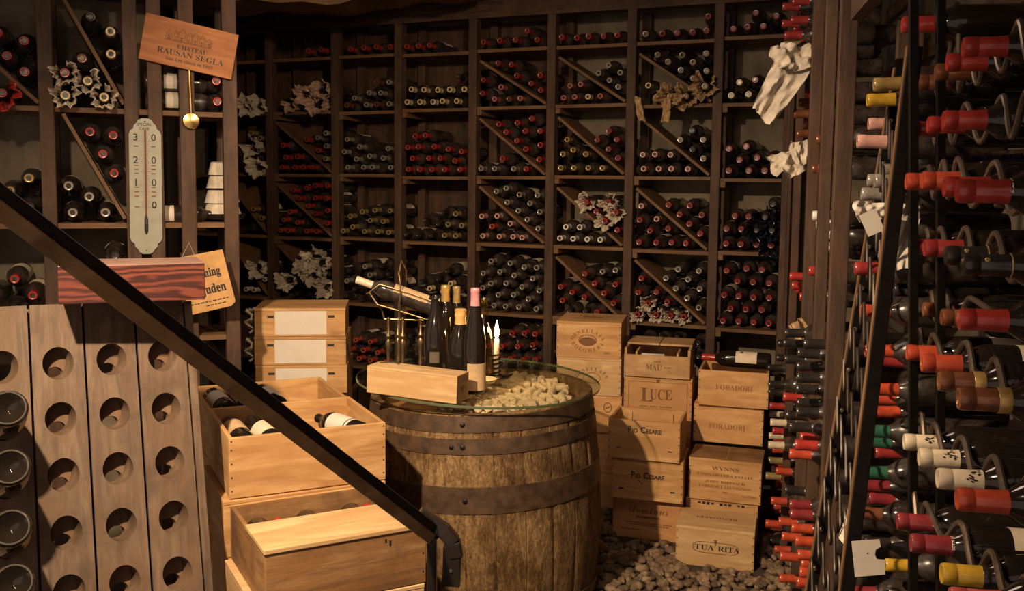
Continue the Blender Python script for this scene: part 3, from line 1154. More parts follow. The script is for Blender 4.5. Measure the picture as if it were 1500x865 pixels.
th = obj('thermometer', MB().prism(scallop(), 0, 0.006), 'enamel', M=TM, bev=0.001)
tag(th, 'tall cream enamel cellar thermometer with scalloped ends screwed to dark post', 'thermometer')
TF = Matrix.Translation((0, 0, 0.0062))
mb = MB()
for s, py in (('3', 201), ('2', 234), ('1', 267), ('', 300)):
    y = (273 - py) * px1
    if s:
        put_text(mb, s, -13.5 * px1, y, height=10.5 * px1, bold=0.01)
    put_text(mb, '0', 11.5 * px1, y, height=10.5 * px1, bold=0.01)
put_text(mb, 'SPECIAL', -1.0 * px1, (273 - 182) * px1, width=21 * px1, bold=0.01)
put_text(mb, 'CAVE', -1.0 * px1, (273 - 188.5) * px1, width=14 * px1, bold=0.01)
obj('numerals', mb, 'ink_black', th, TF)
mb = MB()
for k in range(41):
    y = (273 - 201 - 5.5 + 0) * px1 - k * 2.48 * px1
    l = 13 if k % 13 == 0 else 7 if k % 6 == 0 else 4
    line2d(mb, -l * px1, y, -1.6 * px1, y, 0.35 * px1)
    line2d(mb, 1.6 * px1, y, l * px1, y, 0.35 * px1)
for py in (214, 242, 248, 254, 274, 281, 287, 303):
    for sx in (-12.5, 11.0):
        line2d(mb, (sx - 3) * px1, (273 - py) * px1, (sx + 3) * px1, (273 - py) * px1, 1.6 * px1)
obj('scale_marks', mb, 'ink_brown', th, TF)
obj('glass_tube', MB().tube([(0, 83 * px1, 0.004), (0.0, -42 * px1, 0.004)], 0.0028, 8), 'mercury', th, TF)
obj('bulb', MB().tube([(0, -42 * px1, 0.003), (0, -48 * px1, 0.003), (0, -66 * px1, 0.003), (0, -70 * px1, 0.003)], [0.003, 0.0062, 0.0062, 0.002], 10), 'ink_black', th, TF)
mb = MB()
for py in (178, 368):
    ring2d(mb, 0, (273 - py) * px1, 0.0028, 0.0028, 0, fill=True, n=12)
obj('screws', mb, 'ink_black', th, TF)

# ---------------------------------------------------------------- plaque and pendulum
pc = PP(277.5, 68, LO + LNN * 0.022, LNN)
a = math.radians(10.3)
PM = frame(pc, LU * math.cos(a) - V((0, 0, math.sin(a))), LNN)
PW2, PH2 = 0.163, 0.0835
pq = obj('wall_plaque', MB().box(-PW2, PW2, -PH2, PH2, -0.02, 0), 'plaque', M=PM, bev=0.0015)
tag(pq, 'tilted reddish wooden case end branded with a turreted house and lettering', 'plaque')
mb = MB()
put_text(mb, serif('CHATEAU'), 0.012, -0.010, width=0.105)
put_text(mb, serif('RAUSAN SEGLA'), 0.010, -0.0335, width=0.232, height=0.0205)
put_text(mb, serif('2me Cru classé en 1855'), 0.008, -0.058, width=0.165)
obj('lettering', mb, 'ink_black', pq, Matrix.Translation((0, 0, 0.0002)))
mb = MB()
line2d(mb, -0.085, 0.008, 0.078, 0.008, 0.0022)
rg2 = random.Random(5)
for k, (x, h, w) in enumerate(((-0.075, 0.02, 0.02), (-0.052, 0.026, 0.012), (-0.03, 0.034, 0.022), (-0.005, 0.03, 0.016), (0.016, 0.034, 0.018), (0.04, 0.03, 0.016), (0.064, 0.022, 0.02))):
    for q in (-1, 1):
        line2d(mb, x + q * w / 2, 0.008, x + q * w / 2, 0.008 + h, 0.0016)
    line2d(mb, x - w / 2, 0.008 + h, x + w / 2, 0.008 + h, 0.0016)
    line2d(mb, x - w / 2 - 0.002, 0.008 + h, x, 0.020 + h, 0.0018)
    line2d(mb, x + w / 2 + 0.002, 0.008 + h, x, 0.020 + h, 0.0018)
    for r_ in range(2):
        line2d(mb, x - w / 5, 0.013 + 0.009 * r_, x + w / 5, 0.013 + 0.009 * r_, 0.0045)
for k in range(22):
    x = rg2.uniform(-0.08, 0.075)
    line2d(mb, x, 0.009, x + rg2.uniform(-.004, .004), 0.009 + rg2.uniform(0.004, 0.02), 0.0013)
obj('house_emblem', mb, 'ink_brown', pq, Matrix.Translation((0, 0, 0.0002)))

q0, q1 = PP(277, 100, LO + LNN * 0.013, LNN), PP(280, 166, LO + LNN * 0.013, LNN)
pd = thing('pendulum', 'brass pendulum rod with round bob hanging below the wooden plaque', 'pendulum', Matrix.Translation(PP(280, 177, LO + LNN * 0.013, LNN)))
pl = pd.matrix_world.inverted()
mb = MB().tube([pl @ q0, pl @ q1], 0.0038, 8)
obj('rod', mb, 'brass', pd)
obj('bob', MB().lathe([(0.010, -0.010), (0.028, -0.006), (0.031, 0), (0.028, 0.005), (0.006, 0.009)], 28, M=Matrix.Rotation(LA, 4, 'Z') @ Matrix.Rotation(PI / 2, 4, 'X')), 'brass', pd)

# ---------------------------------------------------------------- no smoking notice
SY = 3.50
poly = [P(x, y, SY) for x, y in ((275.4, 462), (339, 447.6), (345, 441), (325.5, 365), (262, 377))]
NM = frame(P(300, 413, SY), P(339, 447.6, SY) - P(275.4, 462, SY), (0, -1, 0))
inv = NM.inverted()
no = obj('paper_notice', MB().prism([((inv @ p).x, (inv @ p).y) for p in poly], -0.0012, 0), 'kraft', M=NM)
tag(no, 'tilted brown card notice with black lettering half behind the red block', 'sign')
mb = MB()
s = SY / FPX
put_text(mb, serif('Rökning'), 2.5 * s, 11.5 * s, width=48 * s, height=17 * s, bold=0.02)
put_text(mb, serif('förbjuden'), -2.0 * s, -13 * s, width=62 * s, height=18 * s, bold=0.02)
for x0, x1, y in ((-27, 30, -29), (-6, 24, -35)):
    x = x0
    while x < x1:
        w_ = rg2.uniform(2.5, 6)
        line2d(mb, x * s, y * s, (x + w_) * s, y * s, 1.5 * s)
        x += w_ + 1.6
obj('lettering', mb, 'ink_black', no, Matrix.Translation((0, 0, 0.0003)))
mb = MB().tube([inv @ P(266, 377, SY), inv @ P(277, 355, SY + 0.02), inv @ P(285, 374, SY)], 0.0009, 5)
obj('hanging_string', mb, 'string', no)

# ---------------------------------------------------------------- riddling rack
yaw, lean = math.radians(28.2), math.radians(18.2)
ru = V((math.cos(yaw), math.sin(yaw), 0))
rn0 = V((math.sin(yaw), -math.cos(yaw), 0))
rv = rn0 * math.sin(lean) - V((0, 0, 1)) * math.cos(lean)
rnn = ru.cross(-rv).normalized()
rorg = V((-1.189, 2.476, 1.020))
rr = thing('riddling_rack', 'leaning grey wooden riddling rack of bored boards in the corner', 'bottle rack', None)
rr.matrix_world = Matrix.Translation(rorg + rv * ((rorg.z) / math.cos(lean))) @ Matrix((ru, -rv, rnn)).transposed().to_4x4()
LTOT = rorg.z / math.cos(lean)      # rack base is the origin; rows measured upward
SU, SV, TK, HR = 0.13, 0.145, 0.05, 0.0385


def bored(cx, rows, wd, HR=0.0375, HY=0.043, offx=-0.014, offy=0.010, TK=0.05, oy=0.0):
    mb = MB()
    K = 32
    top = LTOT + 0.158
    prev = 0.004
    for r in rows:                        # from the lowest row up
        cy = LTOT - r * SV + oy
        y0, y1 = (prev, cy + SV / 2) if r > 0 else (prev, top)
        prev = y1
        sq, ci, cb, sb = [], [], [], []
        for i in range(K):
            a_ = 2 * PI * i / K
            dx, dy = math.cos(a_), math.sin(a_)
            hx = wd / 2
            hy = (y1 - cy) if dy > 0 else (cy - y0)
            t = min(hx / abs(dx) if abs(dx) > 1e-9 else 9e9, hy / abs(dy) if abs(dy) > 1e-9 else 9e9)
            sq.append((cx + dx * t, cy + dy * t, 0))
            sb.append((cx + dx * t, cy + dy * t, -TK))
            ci.append((cx + HR * dx, cy + HY * dy, 0))
            cb.append((cx + offx + HR * dx * 0.92, cy + offy + HY * dy * 0.92, -TK))
        corners = [(cx + wd / 2, y1), (cx - wd / 2, y1), (cx - wd / 2, y0), (cx + wd / 2, y0)]
        fs = []
        for i in range(K):
            j = (i + 1) % K
            fs += [(i, j, K + j, K + i), (K + i, K + j, 2 * K + j, 2 * K + i), (3 * K + j, 3 * K + i, 2 * K + i, 2 * K + j)]
        mb.add(sq + ci + cb + sb, [f for k_, f in enumerate(fs)], 0, False)
        # corner triangles and outer sides
        for (x, y) in corners:
            best = None
            for i in range(K):
                j = (i + 1) % K
                a_, b_ = sq[i], sq[j]
                if abs(a_[0] - b_[0]) > 1e-6 and abs(a_[1] - b_[1]) > 1e-6 and abs(a_[0] - x) + abs(b_[1] - y) < 0.12 and ((abs(a_[0] - x) < 1e-6 and abs(b_[1] - y) < 1e-6) or (abs(b_[0] - x) < 1e-6 and abs(a_[1] - y) < 1e-6)):
                    best = (a_, b_)
            if best:
                a_, b_ = best
                mb.add([a_, (x, y, 0), b_], [(0, 1, 2)], 0)
        for sx in (-1, 1):
            x = cx + sx * wd / 2
            mb.add([(x, y0, 0), (x, y1, 0), (x, y1, -TK), (x, y0, -TK)], [(0, 1, 2, 3)] if sx > 0 else [(3, 2, 1, 0)], 0)
    mb.add([(cx - wd / 2, top, 0), (cx + wd / 2, top, 0), (cx + wd / 2, top, -TK), (cx - wd / 2, top, -TK)], [(0, 1, 2, 3)], 0)
    return mb


for c in (-2, -1, 0, 1, 2):
    obj('bored_board', bored(c * SU, [6, 5, 4, 3, 2, 1, 0], SU - 0.006), 'greyZ2', rr)
for c in (0, 1, 2):
    mb = bored(c * SU - 0.008, [6, 5, 4, 3, 2, 1, 0], SU - 0.003, 0.021, 0.019, -0.004, 0.004, 0.02, -0.020)
    mb.v = [v + V((0, 0, -0.0505)) for v in mb.v]
    obj('backing_board', mb, 'backingY', rr)
obj('side_stile', MB().box(2.5 * SU + 0.001, 2.5 * SU + 0.022, 0.002, LTOT + 0.15, -TK - 0.02, 0.004), 'greyZ2', rr, bev=0.002)
Ri = rr.matrix_world.inverted()
for c in (-2.2, 2.4):
    a_ = rorg + ru * (c * SU) - rv * 0.10 - rnn * 0.10
    b_ = V((a_.x, a_.y, 0)) - rn0 * 0.33
    mb = MB().bar(Ri @ a_, Ri @ b_, 0.045, 0.03, (1, 0, 0))
    obj('rear_leg', mb, 'greyZ2', rr)
mb = MB().box(-2.4 * SU, 2.4 * SU, LTOT + 0.02, LTOT + 0.06, -TK - 0.052, -TK - 0.0215)
obj('cross_rail', mb, 'greyX', rr)


def hole(c, r):
    return rorg + ru * (c * SU) + rv * (r * SV)


for k, (px, py, r_, w_) in enumerate(((12, 597, 1, 'uppermost'), (15, 683, 2, 'second down'), (16, 772, 3, 'third down'), (20, 852, 4, 'lowest'))):
    base = P(px, py, 2.19 - 0.045 * k)
    tgt = hole(-1, r_) + rv * 0.008
    ax = (tgt - base).normalized()
    o = link('champagne_bottle', MB().lathe(PROF['champagne'], 32).mesh('bottle_glass', 'bottle_black', 55))
    o.matrix_world = axis_frame(base, ax, 0, rnn + V((0, 0, 0.6)))
    tag(o, f'dark sparkling wine bottle base-up in the riddling rack edge, {w_}', 'bottle', 'bottles in the riddling rack')
    link('paper_label', lab_mb('champagne', 3.2, 24, (0.045, 0.12)).mesh('paper_label', 'paper_old'), o)
    obj('punt_glint', MB().tube([(0.0375 * math.cos(t * PI / 12), 0.0375 * math.sin(t * PI / 12), 0.0005) for t in range(24)], 0.0022, 6, closed=True), 'glint_glass', o)

# ---------------------------------------------------------------- padauk block
by = math.radians(23.5)
bx_, byv = V((math.cos(by), math.sin(by), 0)), V((-math.sin(by), math.cos(by), 0))
b0 = P(86, 446, 2.38)
BM = Matrix((bx_, byv, V((0, 0, 1)))).transposed().to_4x4()
BM.translation = b0
mb = MB().box(0, 0.352, 0, 0.22, 0, 0.097)
mb.m = [1 if k == 1 else 0 for k in range(6)]
blk = obj('wooden_block', mb, ['padauk', 'padauk_top'], M=BM, bev=0.002)
tag(blk, 'red-brown striped hardwood block lying on top of the riddling rack', 'block')
# ---------------------------------------------------------------- wooden crates


def crate(label, X, Y, z, yaw, w, d, h, wd='crate', opened=False, group=None, t=0.012, joints=True, lid=True, bev=0.0012, div=None, name='wine_crate', fh=None):
    a = math.radians(yaw)
    M = Matrix.Translation((X, Y, z)) @ Matrix.Rotation(a, 4, 'Z')
    o = thing(name, label, 'crate', M, group)
    top = h if opened else h - t
    fh = top if fh is None else fh
    obj('front_panel', MB().box(0, w, 0, t, 0, fh), wd + 'X', o, bev=bev)
    obj('back_panel', MB().box(0, w, d - t, d, 0, top), wd + 'X', o, bev=bev)
    obj('side_panel', MB().box(0, t, t + 0.0004, d - t - 0.0004, 0, top), wd + 'Y', o, bev=bev)
    obj('side_panel', MB().box(w - t, w, t + 0.0004, d - t - 0.0004, 0, top), wd + 'Y', o, bev=bev)
    obj('bottom', MB().box(t, w - t, t, d - t, 0.001, 0.009), wd + 'X', o)
    if not opened and lid:
        obj('lid', MB().box(-0.001, w + 0.001, -0.001, d + 0.001, h - t + 0.0006, h), wd + 'X', o, bev=bev)
    if joints:
        mb = MB()
        n = int(fh / 0.016)
        for i in range(n):
            if i % 2 == 0:
                zz = (i + 0.5) * fh / n
                for x in (0.0045, w - 0.0045):
                    mb.box(x - 0.0025, x + 0.0025, -0.0004, 0.002, zz - 0.003, zz + 0.003)
        obj('corner_joints', mb, 'ink_brown', o)
    if div:
        for k in div:
            obj('divider', MB().box(t, w - t, d * k - 0.005, d * k + 0.005, 0.01, h * 0.86), wd + 'X', o)
    return o


def front_text(o, mb, mat='ink_brown', name='lettering'):
    """lettering meshes are laid out in x (right), y (up) on the front panel"""
    M = Matrix(((1, 0, 0, 0), (0, 0, -1, 0), (0, 1, 0, 0), (0, 0, 0, 1))) @ Matrix.Translation((0, 0, 0.0003))
    return obj(name, mb, mat, o, M)


def top_text(o, mb, h, mat='ink_brown'):
    return obj('lid_lettering', mb, mat, o, Matrix.Translation((0, 0, h + 0.0002)))


def small_caps(mb, x, y):
    for t, dx, hh, ww in (('P', 0.006, 0.027, 0.014), ('IO', 0.027, 0.019, 0.022), ('C', 0.061, 0.027, 0.020), ('ESARE', 0.106, 0.019, 0.064)):
        put_text(mb, t, x + dx, y + hh / 2, width=ww, height=hh, bold=0.03)


def at(px, py, Y):
    p = P(px, py, Y)
    return p.x, p.y, p.z


G1 = 'branded crates stacked by the barrel'
# --- stack with the oval emblem
X, Y = 0.211, 4.40
for k in range(5):
    lab = ['dark crate at the foot of the tall stack behind the barrel', 'plain crate second up in the tall stack behind the barrel', 'worn crate with round stamp half hidden behind the barrel rim',
           'pale branded crate directly under the oval-emblem crate', 'orange wooden crate with oval emblem, topmost of the tall stack behind the barrel'][k]
    h = [0.176, 0.176, 0.175, 0.174, 0.168][k]
    z = [0.0, 0.177, 0.354, 0.530, 0.705][k]
    o = crate(lab, X + [0.0, 0.02, 0.01, 0.003, 0][k], Y + [0.0, 0.02, 0.01, 0.003, 0][k], z, -11.6, 0.299, 0.30, h, {4: 'crate', 3: 'crate_pale'}.get(k, 'crate_red2'), group=G1)
    mb = MB()
    if k == 4:
        arc_text(mb, 'ORNELLAIA', 0.145, 0.062, 0.064, math.radians(152), math.radians(28), 0.0165)
        arc_text(mb, 'BOLGHERI', 0.145, 0.098, 0.062, math.radians(212), math.radians(328), 0.0165, True)
        put_text(mb, serif('2001'), 0.236, 0.026, width=0.030)
        front_text(o, mb, 'ink_brown')
        mb = MB()
        ring2d(mb, 0.145, 0.082, 0.043, 0.027, 0.004)
        ring2d(mb, 0.145, 0.077, 0.039, 0.018, 0, fill=True)
        for q in range(7):
            line2d(mb, 0.112 + q * 0.011, 0.088, 0.116 + q * 0.011, 0.100 - abs(q - 3) * 0.003, 0.004)
        front_text(o, mb, 'ink_brown', 'oval_emblem')
        mb = MB()
        put_text(mb, serif('ORNELLAIA'), 0.155, 0.22, width=0.15, height=0.018)
        line2d(mb, 0.10, 0.165, 0.20, 0.165, 0.018)
        put_text(mb, serif('BOLGHERI'), 0.15, 0.105, width=0.16, height=0.018)
        top_text(o, mb, h)
    elif k == 3:
        arc_text(mb, 'ORNELLAIA', 0.165, 0.062, 0.062, math.radians(152), math.radians(28), 0.0165)
        ring2d(mb, 0.165, 0.082, 0.04, 0.025, 0.003)
        front_text(o, mb, 'ink_brown')
    elif k == 2:
        for q in (0.060, 0.215):
            ring2d(mb, q + 0.02, 0.12, 0.019, 0.024, 0.004)
            line2d(mb, q + 0.010, 0.115, q + 0.03, 0.125, 0.006)
        front_text(o, mb, 'ink_brown', 'round_stamp')
# --- tall crate with grooved frame, and the slotted crate on it
X, Y = 0.517, 4.30
o = crate('tall orange crate with a grooved border and big capital lettering under the slotted crate', X, Y, 0.0, -14.1, 0.306, 0.30, 0.640, 'crate', group=G1)
mb = MB()
put_text(mb, serif('L'), 0.105, 0.557, height=0.062)
put_text(mb, serif('UCE'), 0.168, 0.560, width=0.100, height=0.048)
for i in range(16):
    if i not in (4, 9):
        line2d(mb, 0.075 + i * 0.009, 0.504, 0.081 + i * 0.009, 0.504, 0.005)
front_text(o, mb, 'ink_brown')
mb = MB()
line2d(mb, 0.022, 0.45, 0.022, 0.616, 0.002)
line2d(mb, 0.286, 0.45, 0.286, 0.616, 0.002)
line2d(mb, 0.022, 0.616, 0.286, 0.616, 0.002)
ring2d(mb, 0.155, 0.624, 0.008, 0.010, 0, fill=True, n=10)
front_text(o, mb, 'ink_brown', 'groove_lines')
lz = 0.6405
o = crate('pale slotted crate with half lid and bottles inside, on top of the grooved crate', 0.513, 4.285, lz, -14.6, 0.296, 0.31, 0.128, 'crate_old2', True, G1, joints=False, fh=0.100)
obj('lid', MB().box(0, 0.146, 0.11, 0.31, 0.1285, 0.138).box(0.150, 0.296, 0.11, 0.31, 0.1285, 0.138), 'crate_old2X', o, bev=0.001)
for x in (0.05, 0.235):
    obj('divider', MB().box(x, x + 0.008, 0.013, 0.297, 0.010, 0.112), 'crateY', o)
mb = MB()
put_text(mb, serif('MAU'), 0.135, 0.047, width=0.072, height=0.026)
for q in range(4):
    line2d(mb, 0.180 + q * 0.008, 0.043 + 0.004 * (q % 2), 0.186 + q * 0.008, 0.050, 0.004)
line2d(mb, 0.135, 0.072, 0.165, 0.072, 0.004)
front_text(o, mb, 'ink_brown')
for k, (x0, ax, w_) in enumerate((((0.06, 0.05, 0.055), (1, 0, 0), 'lying lengthwise behind the slot'),)):
    b = link('wine_bottle', body_mesh('claret', 18, False))
    b.matrix_world = o.matrix_world @ axis_frame(V((0.0625, 0.055, 0.062)), V((1, 0, 0)), 0, (0, -0.5, 1)) @ Matrix.Diagonal((1, 1, 0.57, 1))
    tag(b, 'bottle with pale label lying inside the slotted crate', 'bottle')
    link('paper_label', lab_mb('claret', 2.4, 14, (0.02, 0.20)).mesh('paper_label', 'paper_white'), b)
# --- stack at the right
X2, Y2 = at(1015, 645, 4.22)[:2]
o = crate('old crate on the gravel half hidden behind the pale front crate', 0.752, 3.965, 0.0, -17.3, 0.297, 0.20, 0.184, 'crate', group=G1)
mb = MB()
for q in range(11):
    if q not in (4, 8):
        line2d(mb, 0.05 + q * 0.018, 0.168, 0.063 + q * 0.018, 0.168, 0.007 + 0.003 * (q % 3))
front_text(o, mb, 'ink_black')
o = crate('orange crate with four lines of lettering in the middle of the right-hand stack', 0.758, 3.95, 0.185, -17.3, 0.297, 0.215, 0.178, 'crate', group=G1)
mb = MB()
for t, y, wd_, hh in (('WYNNS', 0.140, 0.112, 0.017), ('COONAWARRA ESTATE', 0.112, 0.230, 0.011), ('JOHN RIDDOCH', 0.082, 0.165, 0.012), ('CABERNET SAUVIGNON', 0.062, 0.215, 0.012), ('1998', 0.040, 0.02, 0.006), ('6 x 750ml', 0.030, 0.055, 0.009)):
    put_text(mb, serif(t), 0.150 if '6' not in t else 0.250, y, width=wd_, height=hh)
front_text(o, mb, 'ink_brown')
obj('lid_boards', MB().box(0.002, 0.150, 0.0, 0.215, 0.1782, 0.1796).box(0.153, 0.295, 0.0, 0.215, 0.1782, 0.1796), 'crate_oldX', o)
z2 = 0.366
for k, (lab, pxy, zz) in enumerate((('orange crate with faint lettering just above the crate with four lettering lines', (1015, 645), z2), ('orange crate with faint lettering topmost of the right-hand stack under a lying bottle', (1022, 592), z2 + 0.171))):
    yy = 1400 * 0
    # depth so that the front lower corner sits at its place in the photograph
    d_ = ray(*pxy)
    p = CAM + d_ * ((zz - CAM.z) / d_.z)
    o = crate(lab, p.x, p.y, zz, -16.5, 0.302, 0.25, 0.170, 'crate_red2', False, G1, lid=(k == 0), bev=0.002)
    mb = MB()
    put_text(mb, serif('FORADORI'), 0.155 if k else 0.147, 0.085 if k else 0.075, width=0.158, height=0.024)
    front_text(o, mb, 'ink_faint')
    TOPC = o
bm = TOPC.matrix_world @ axis_frame(V((0.305, 0.075, 0.158 + 0.041)), V((-1, 0.05, 0.0)), 0, (0, -0.55, 1))
b = link('wine_bottle', body_mesh('claret', 28, False, True))
b.matrix_world = bm
tag(b, 'red-capped bottle with cream label lying on the top right crate', 'bottle')
link('capsule', cap_mesh('claret', 28, 'r'), b)['label'] = 'red foil capsule'
link('paper_label', lab_mb('claret', 2.6, 20, (0.058, 0.150)).mesh('paper_label', 'paper'), b)['label'] = 'cream label with a red crest'
mb = MB()
a = PI / 2 + 0.1
ring2d(mb, 0, 0, 0.007, 0.008, 0, fill=True)
obj('crest', mb, 'ink_brown', b, frame((0.0378 * math.cos(a), 0.0378 * math.sin(a), 0.125), (-math.sin(a), math.cos(a), 0), (math.cos(a), math.sin(a), 0)))
# --- front crate on the gravel
o = crate('pale crate with a capsule-shaped emblem standing on the gravel in front', 0.666, 3.70, 0.0, -16.1, 0.303, 0.225, 0.158, 'crate_pale', group=G1)
mb = MB()
put_text(mb, serif('TUA'), 0.112, 0.080, width=0.075, height=0.021)
put_text(mb, serif('RITA'), 0.206, 0.080, width=0.083, height=0.021)
front_text(o, mb, 'ink_black')
mb = MB()
n = 40
for k in range(n):
    def cp(k):
        a_ = 2 * PI * k / n
        x, y = math.cos(a_), math.sin(a_)
        return 0.155 + 0.088 * x * (abs(x) ** -0.55 if abs(x) > 1e-3 else 1), 0.080 + 0.022 * y * (abs(y) ** -0.35 if abs(y) > 1e-3 else 1)
    a_, b_ = cp(k), cp(k + 1)
    line2d(mb, *a_, *b_, 0.0028)
for q, w_ in ((0.110, 0.012), (0.104, 0.010), (0.098, 0.006), (0.093, 0.003)):
    line2d(mb, 0.155 - w_ / 2, q, 0.155 + w_ / 2, q, 0.006)
front_text(o, mb, 'ink_brown', 'emblem')
mb = MB()
put_text(mb, serif('REDIGAFFI'), 0.150, 0.125, width=0.165, height=0.022, rot=PI)
top_text(o, mb, 0.158, 'ink_brown')
# --- left stack of the group
o = crate('dark shaded crate with script lettering, lowest on the gravel by the barrel', 0.445, 4.0, 0.0, -17.5, 0.294, 0.20, 0.182, 'crate_red', group=G1)
mb = MB()
put_text(mb, script('Dominus'), 0.155, 0.130, width=0.165, height=0.035)
line2d(mb, 0.10, 0.096, 0.20, 0.096, 0.009)
for y, a_, b_ in ((0.070, 0.06, 0.25), (0.061, 0.075, 0.235), (0.040, 0.04, 0.12)):
    x = a_
    while x < b_:
        line2d(mb, x, y, x + 0.011, y, 0.004)
        x += 0.014
front_text(o, mb, 'ink_brown')
o = crate('closed crate with dark lettering in the middle of the stack under the open crate', 0.430, 3.955, 0.183, -15.5, 0.300, 0.235, 0.176, 'crate', group=G1)
mb = MB()
small_caps(mb, 0.086, 0.094)
line2d(mb, 0.115, 0.085, 0.135, 0.068, 0.003)
for x in (0.035, 0.25):
    line2d(mb, x, 0.045, x + 0.018, 0.045, 0.006)
front_text(o, mb, 'ink_black')
o = crate('open empty crate with dark lettering, topmost of the stack right of the barrel', 0.413, 3.95, 0.3595, -16.8, 0.300, 0.242, 0.166, 'crate', True, G1)
mb = MB()
small_caps(mb, 0.086, 0.114)
for x in (0.035, 0.25):
    line2d(mb, x, 0.045, x + 0.018, 0.045, 0.005)
front_text(o, mb, 'ink_black')
for x in (0.055, 0.235):
    obj('inner_strip', MB().box(x, x + 0.008, 0.222, 0.2295, 0.01, 0.15), 'crate_paleY', o)

# ---------------------------------------------------------------- crates with pasted white sheets
G2 = 'crates with pasted white sheets'
for k, (lab, X, Y, z, yw, w, h) in enumerate((
        ('tall plain crate carrying the crates with pasted white sheets', -1.085, 4.03, 0.0, 5, 0.378, 0.602),
        ('crate with pasted white sheet, lowest of the three stacked left of the barrel', -1.085, 4.0, 0.603, 5, 0.385, 0.121),
        ('crate with pasted white sheet, middle of the three stacked left of the barrel', -1.088, 4.0, 0.725, 5.5, 0.384, 0.121),
        ('crate with pasted white sheet, topmost of the three stacked left of the barrel', -1.086, 4.0, 0.847, 7, 0.379, 0.121))):
    o = crate(lab, X, Y, z, yw, w, 0.30, h, 'crate', group=G2, bev=0.0015, joints=False)
    if k:
        obj('pasted_sheet', MB().box(0.085, 0.300, -0.0016, -0.0002, 0.008, h - 0.012), 'paper_white', o)['label'] = 'blank white paper sheet'
        mb = MB()
        for x in (0.053, 0.305):
            mb.box(x, x + 0.028, -0.0012, 0.004, h * 0.66, h * 0.66 + 0.010)
        obj('handle_slots', mb, 'ink_black', o)
        if k > 1:
            mb = MB()
            g = random.Random(k)
            for q in range(5):
                y0, z0 = 0.05 + 0.05 * q, g.uniform(0.03, 0.09)
                pts = [V((-0.024 + 0.018 * math.sin(i * 1.7 + q), 0.02 + 0.03 * q + 0.016 * math.sin(i * 1.1 + q), 0.012 + i * 0.016)) for i in range(7)]
                mb.tube(pts, 0.0055, 6)
            obj('rope_tangle', mb, 'string', o)
            obj('rope_handle', MB().tube([(-0.002, 0.04 + 0.022 * i, 0.004 + h * 0.1 + 0.018 * abs(i - 5) ** 1.2 * 0.3) for i in range(11)], 0.005, 8), 'string', o)

# ---------------------------------------------------------------- big crates at the left
SB = 0.93


def bcrate(label, X, Y, z, yaw, w, d, h, *a, **k):
    z1, h1 = 1.5 - (1.5 - z) * SB, h * SB
    if k.pop('ground', False) or z <= 0.0:
        h1, z1 = z1 + h1, 0.0
    return crate(label, X * SB, Y * SB, z1 + 0.0005, yaw, w * SB, d * SB, h1 - 0.001, *a, **k)


G3 = 'big plain crates at the left'
YB = 25.8
o = bcrate('large open crate with three labelled bottles, right behind the handrail and its neighbour', -1.045, 3.25, 0.530, 25.7, 0.50, 0.43, 0.18, 'crate', True, G3, joints=False, bev=0.002)
C2 = o
o = bcrate('large open crate with dividers in front, bottles inside, crossed by the handrail', -0.857, 2.85, 0.530, YB, 0.499, 0.424, 0.192, 'crate', True, G3, joints=False, bev=0.002)
C1 = o
obj('divider', MB().box(0.252, 0.262, 0.013, 0.380, 0.010, 0.155), 'crateY', o)
mb = MB()
for z in (0.02, 0.06, 0.10, 0.14, 0.165):
    mb.box(0.455, 0.459, -0.0005, 0.002, z, z + 0.004)
    mb.box(0.005, 0.009, -0.0005, 0.002, z, z + 0.004)
obj('nails', mb, 'ink_black', o)
for X, Y, z, lab in ((-0.872, 2.835, 0.350, 'large crate under the open divided crate, only its top strip showing'), (-1.045, 3.25, 0.35, 'large dark crate under the rear open crate beside the barrel')):
    bcrate(lab, X, Y, z, YB, 0.515, 0.42, 0.178, 'crate', False, G3, joints=False, bev=0.002)
for X, Y, z in ((-0.86, 2.84, 0.175), (-1.045, 3.25, 0.175)):
    bcrate('large plain crate buried in the lower part of the stack beside the riddling rack', X, Y, z, YB, 0.50, 0.42, 0.174, 'crate', False, 'lowest big crates', joints=False, ground=True)
for (cr, x, y, z, ax, labc, cap, lab, zr) in (
        (C2, 0.062, 0.352, 0.132, (0.10, -1, -0.04), 'paper_white', 'd', 'dark bottle with white label in the rear open crate, leftmost', (0.05, 0.15)),
        (C2, 0.150, 0.358, 0.145, (0.08, -1, -0.04), 'paper_white', 'k', 'dark bottle with white label in the rear open crate, beside the leftmost', (0.05, 0.15)),
        (C2, 0.238, 0.352, 0.132, (0.08, -1, -0.04), 'paper_white', 'k', 'dark bottle in the rear open crate, just left of the handrail', (0.05, 0.15)),
        (C1, 0.058, 0.345, 0.125, (0.05, -1, -0.03), 'paper_old', 'k', 'bottle in shadow at the left end of the front open crate', (0.05, 0.15)),
        (C1, 0.135, 0.330, 0.130, (0.05, -1, -0.03), 'paper', 'k', 'bottle with striped label in the front open crate, half in shadow', (0.10, 0.20)),
        (C1, 0.214, 0.345, 0.148, (0.05, -1, -0.03), 'paper_white', 'k', 'bottle with bright white label in the front open crate beside handrail', (0.08, 0.17))):
    b = link('wine_bottle', body_mesh('claret', 28, False, True))
    b.matrix_world = cr.matrix_world @ axis_frame((x, y, z), ax, 0.2)
    tag(b, lab, 'bottle')
    link('paper_label', lab_mb('claret', 2.9, 22, zr).mesh('paper_label', labc), b)
    link('capsule', cap_mesh('claret', 28, cap), b)
b = link('wine_bottle', body_mesh('claret', 32, False, True))
b.matrix_world = C1.matrix_world @ axis_frame((0.408, 0.06, 0.132), (-0.22, 1, -0.03), -0.3)
tag(b, 'bottle with broad white label lying at the right end of the front open crate', 'bottle')
link('paper_label', lab_mb('claret', 3.0, 26, (0.05, 0.175)).mesh('paper_label', 'paper_white'), b)
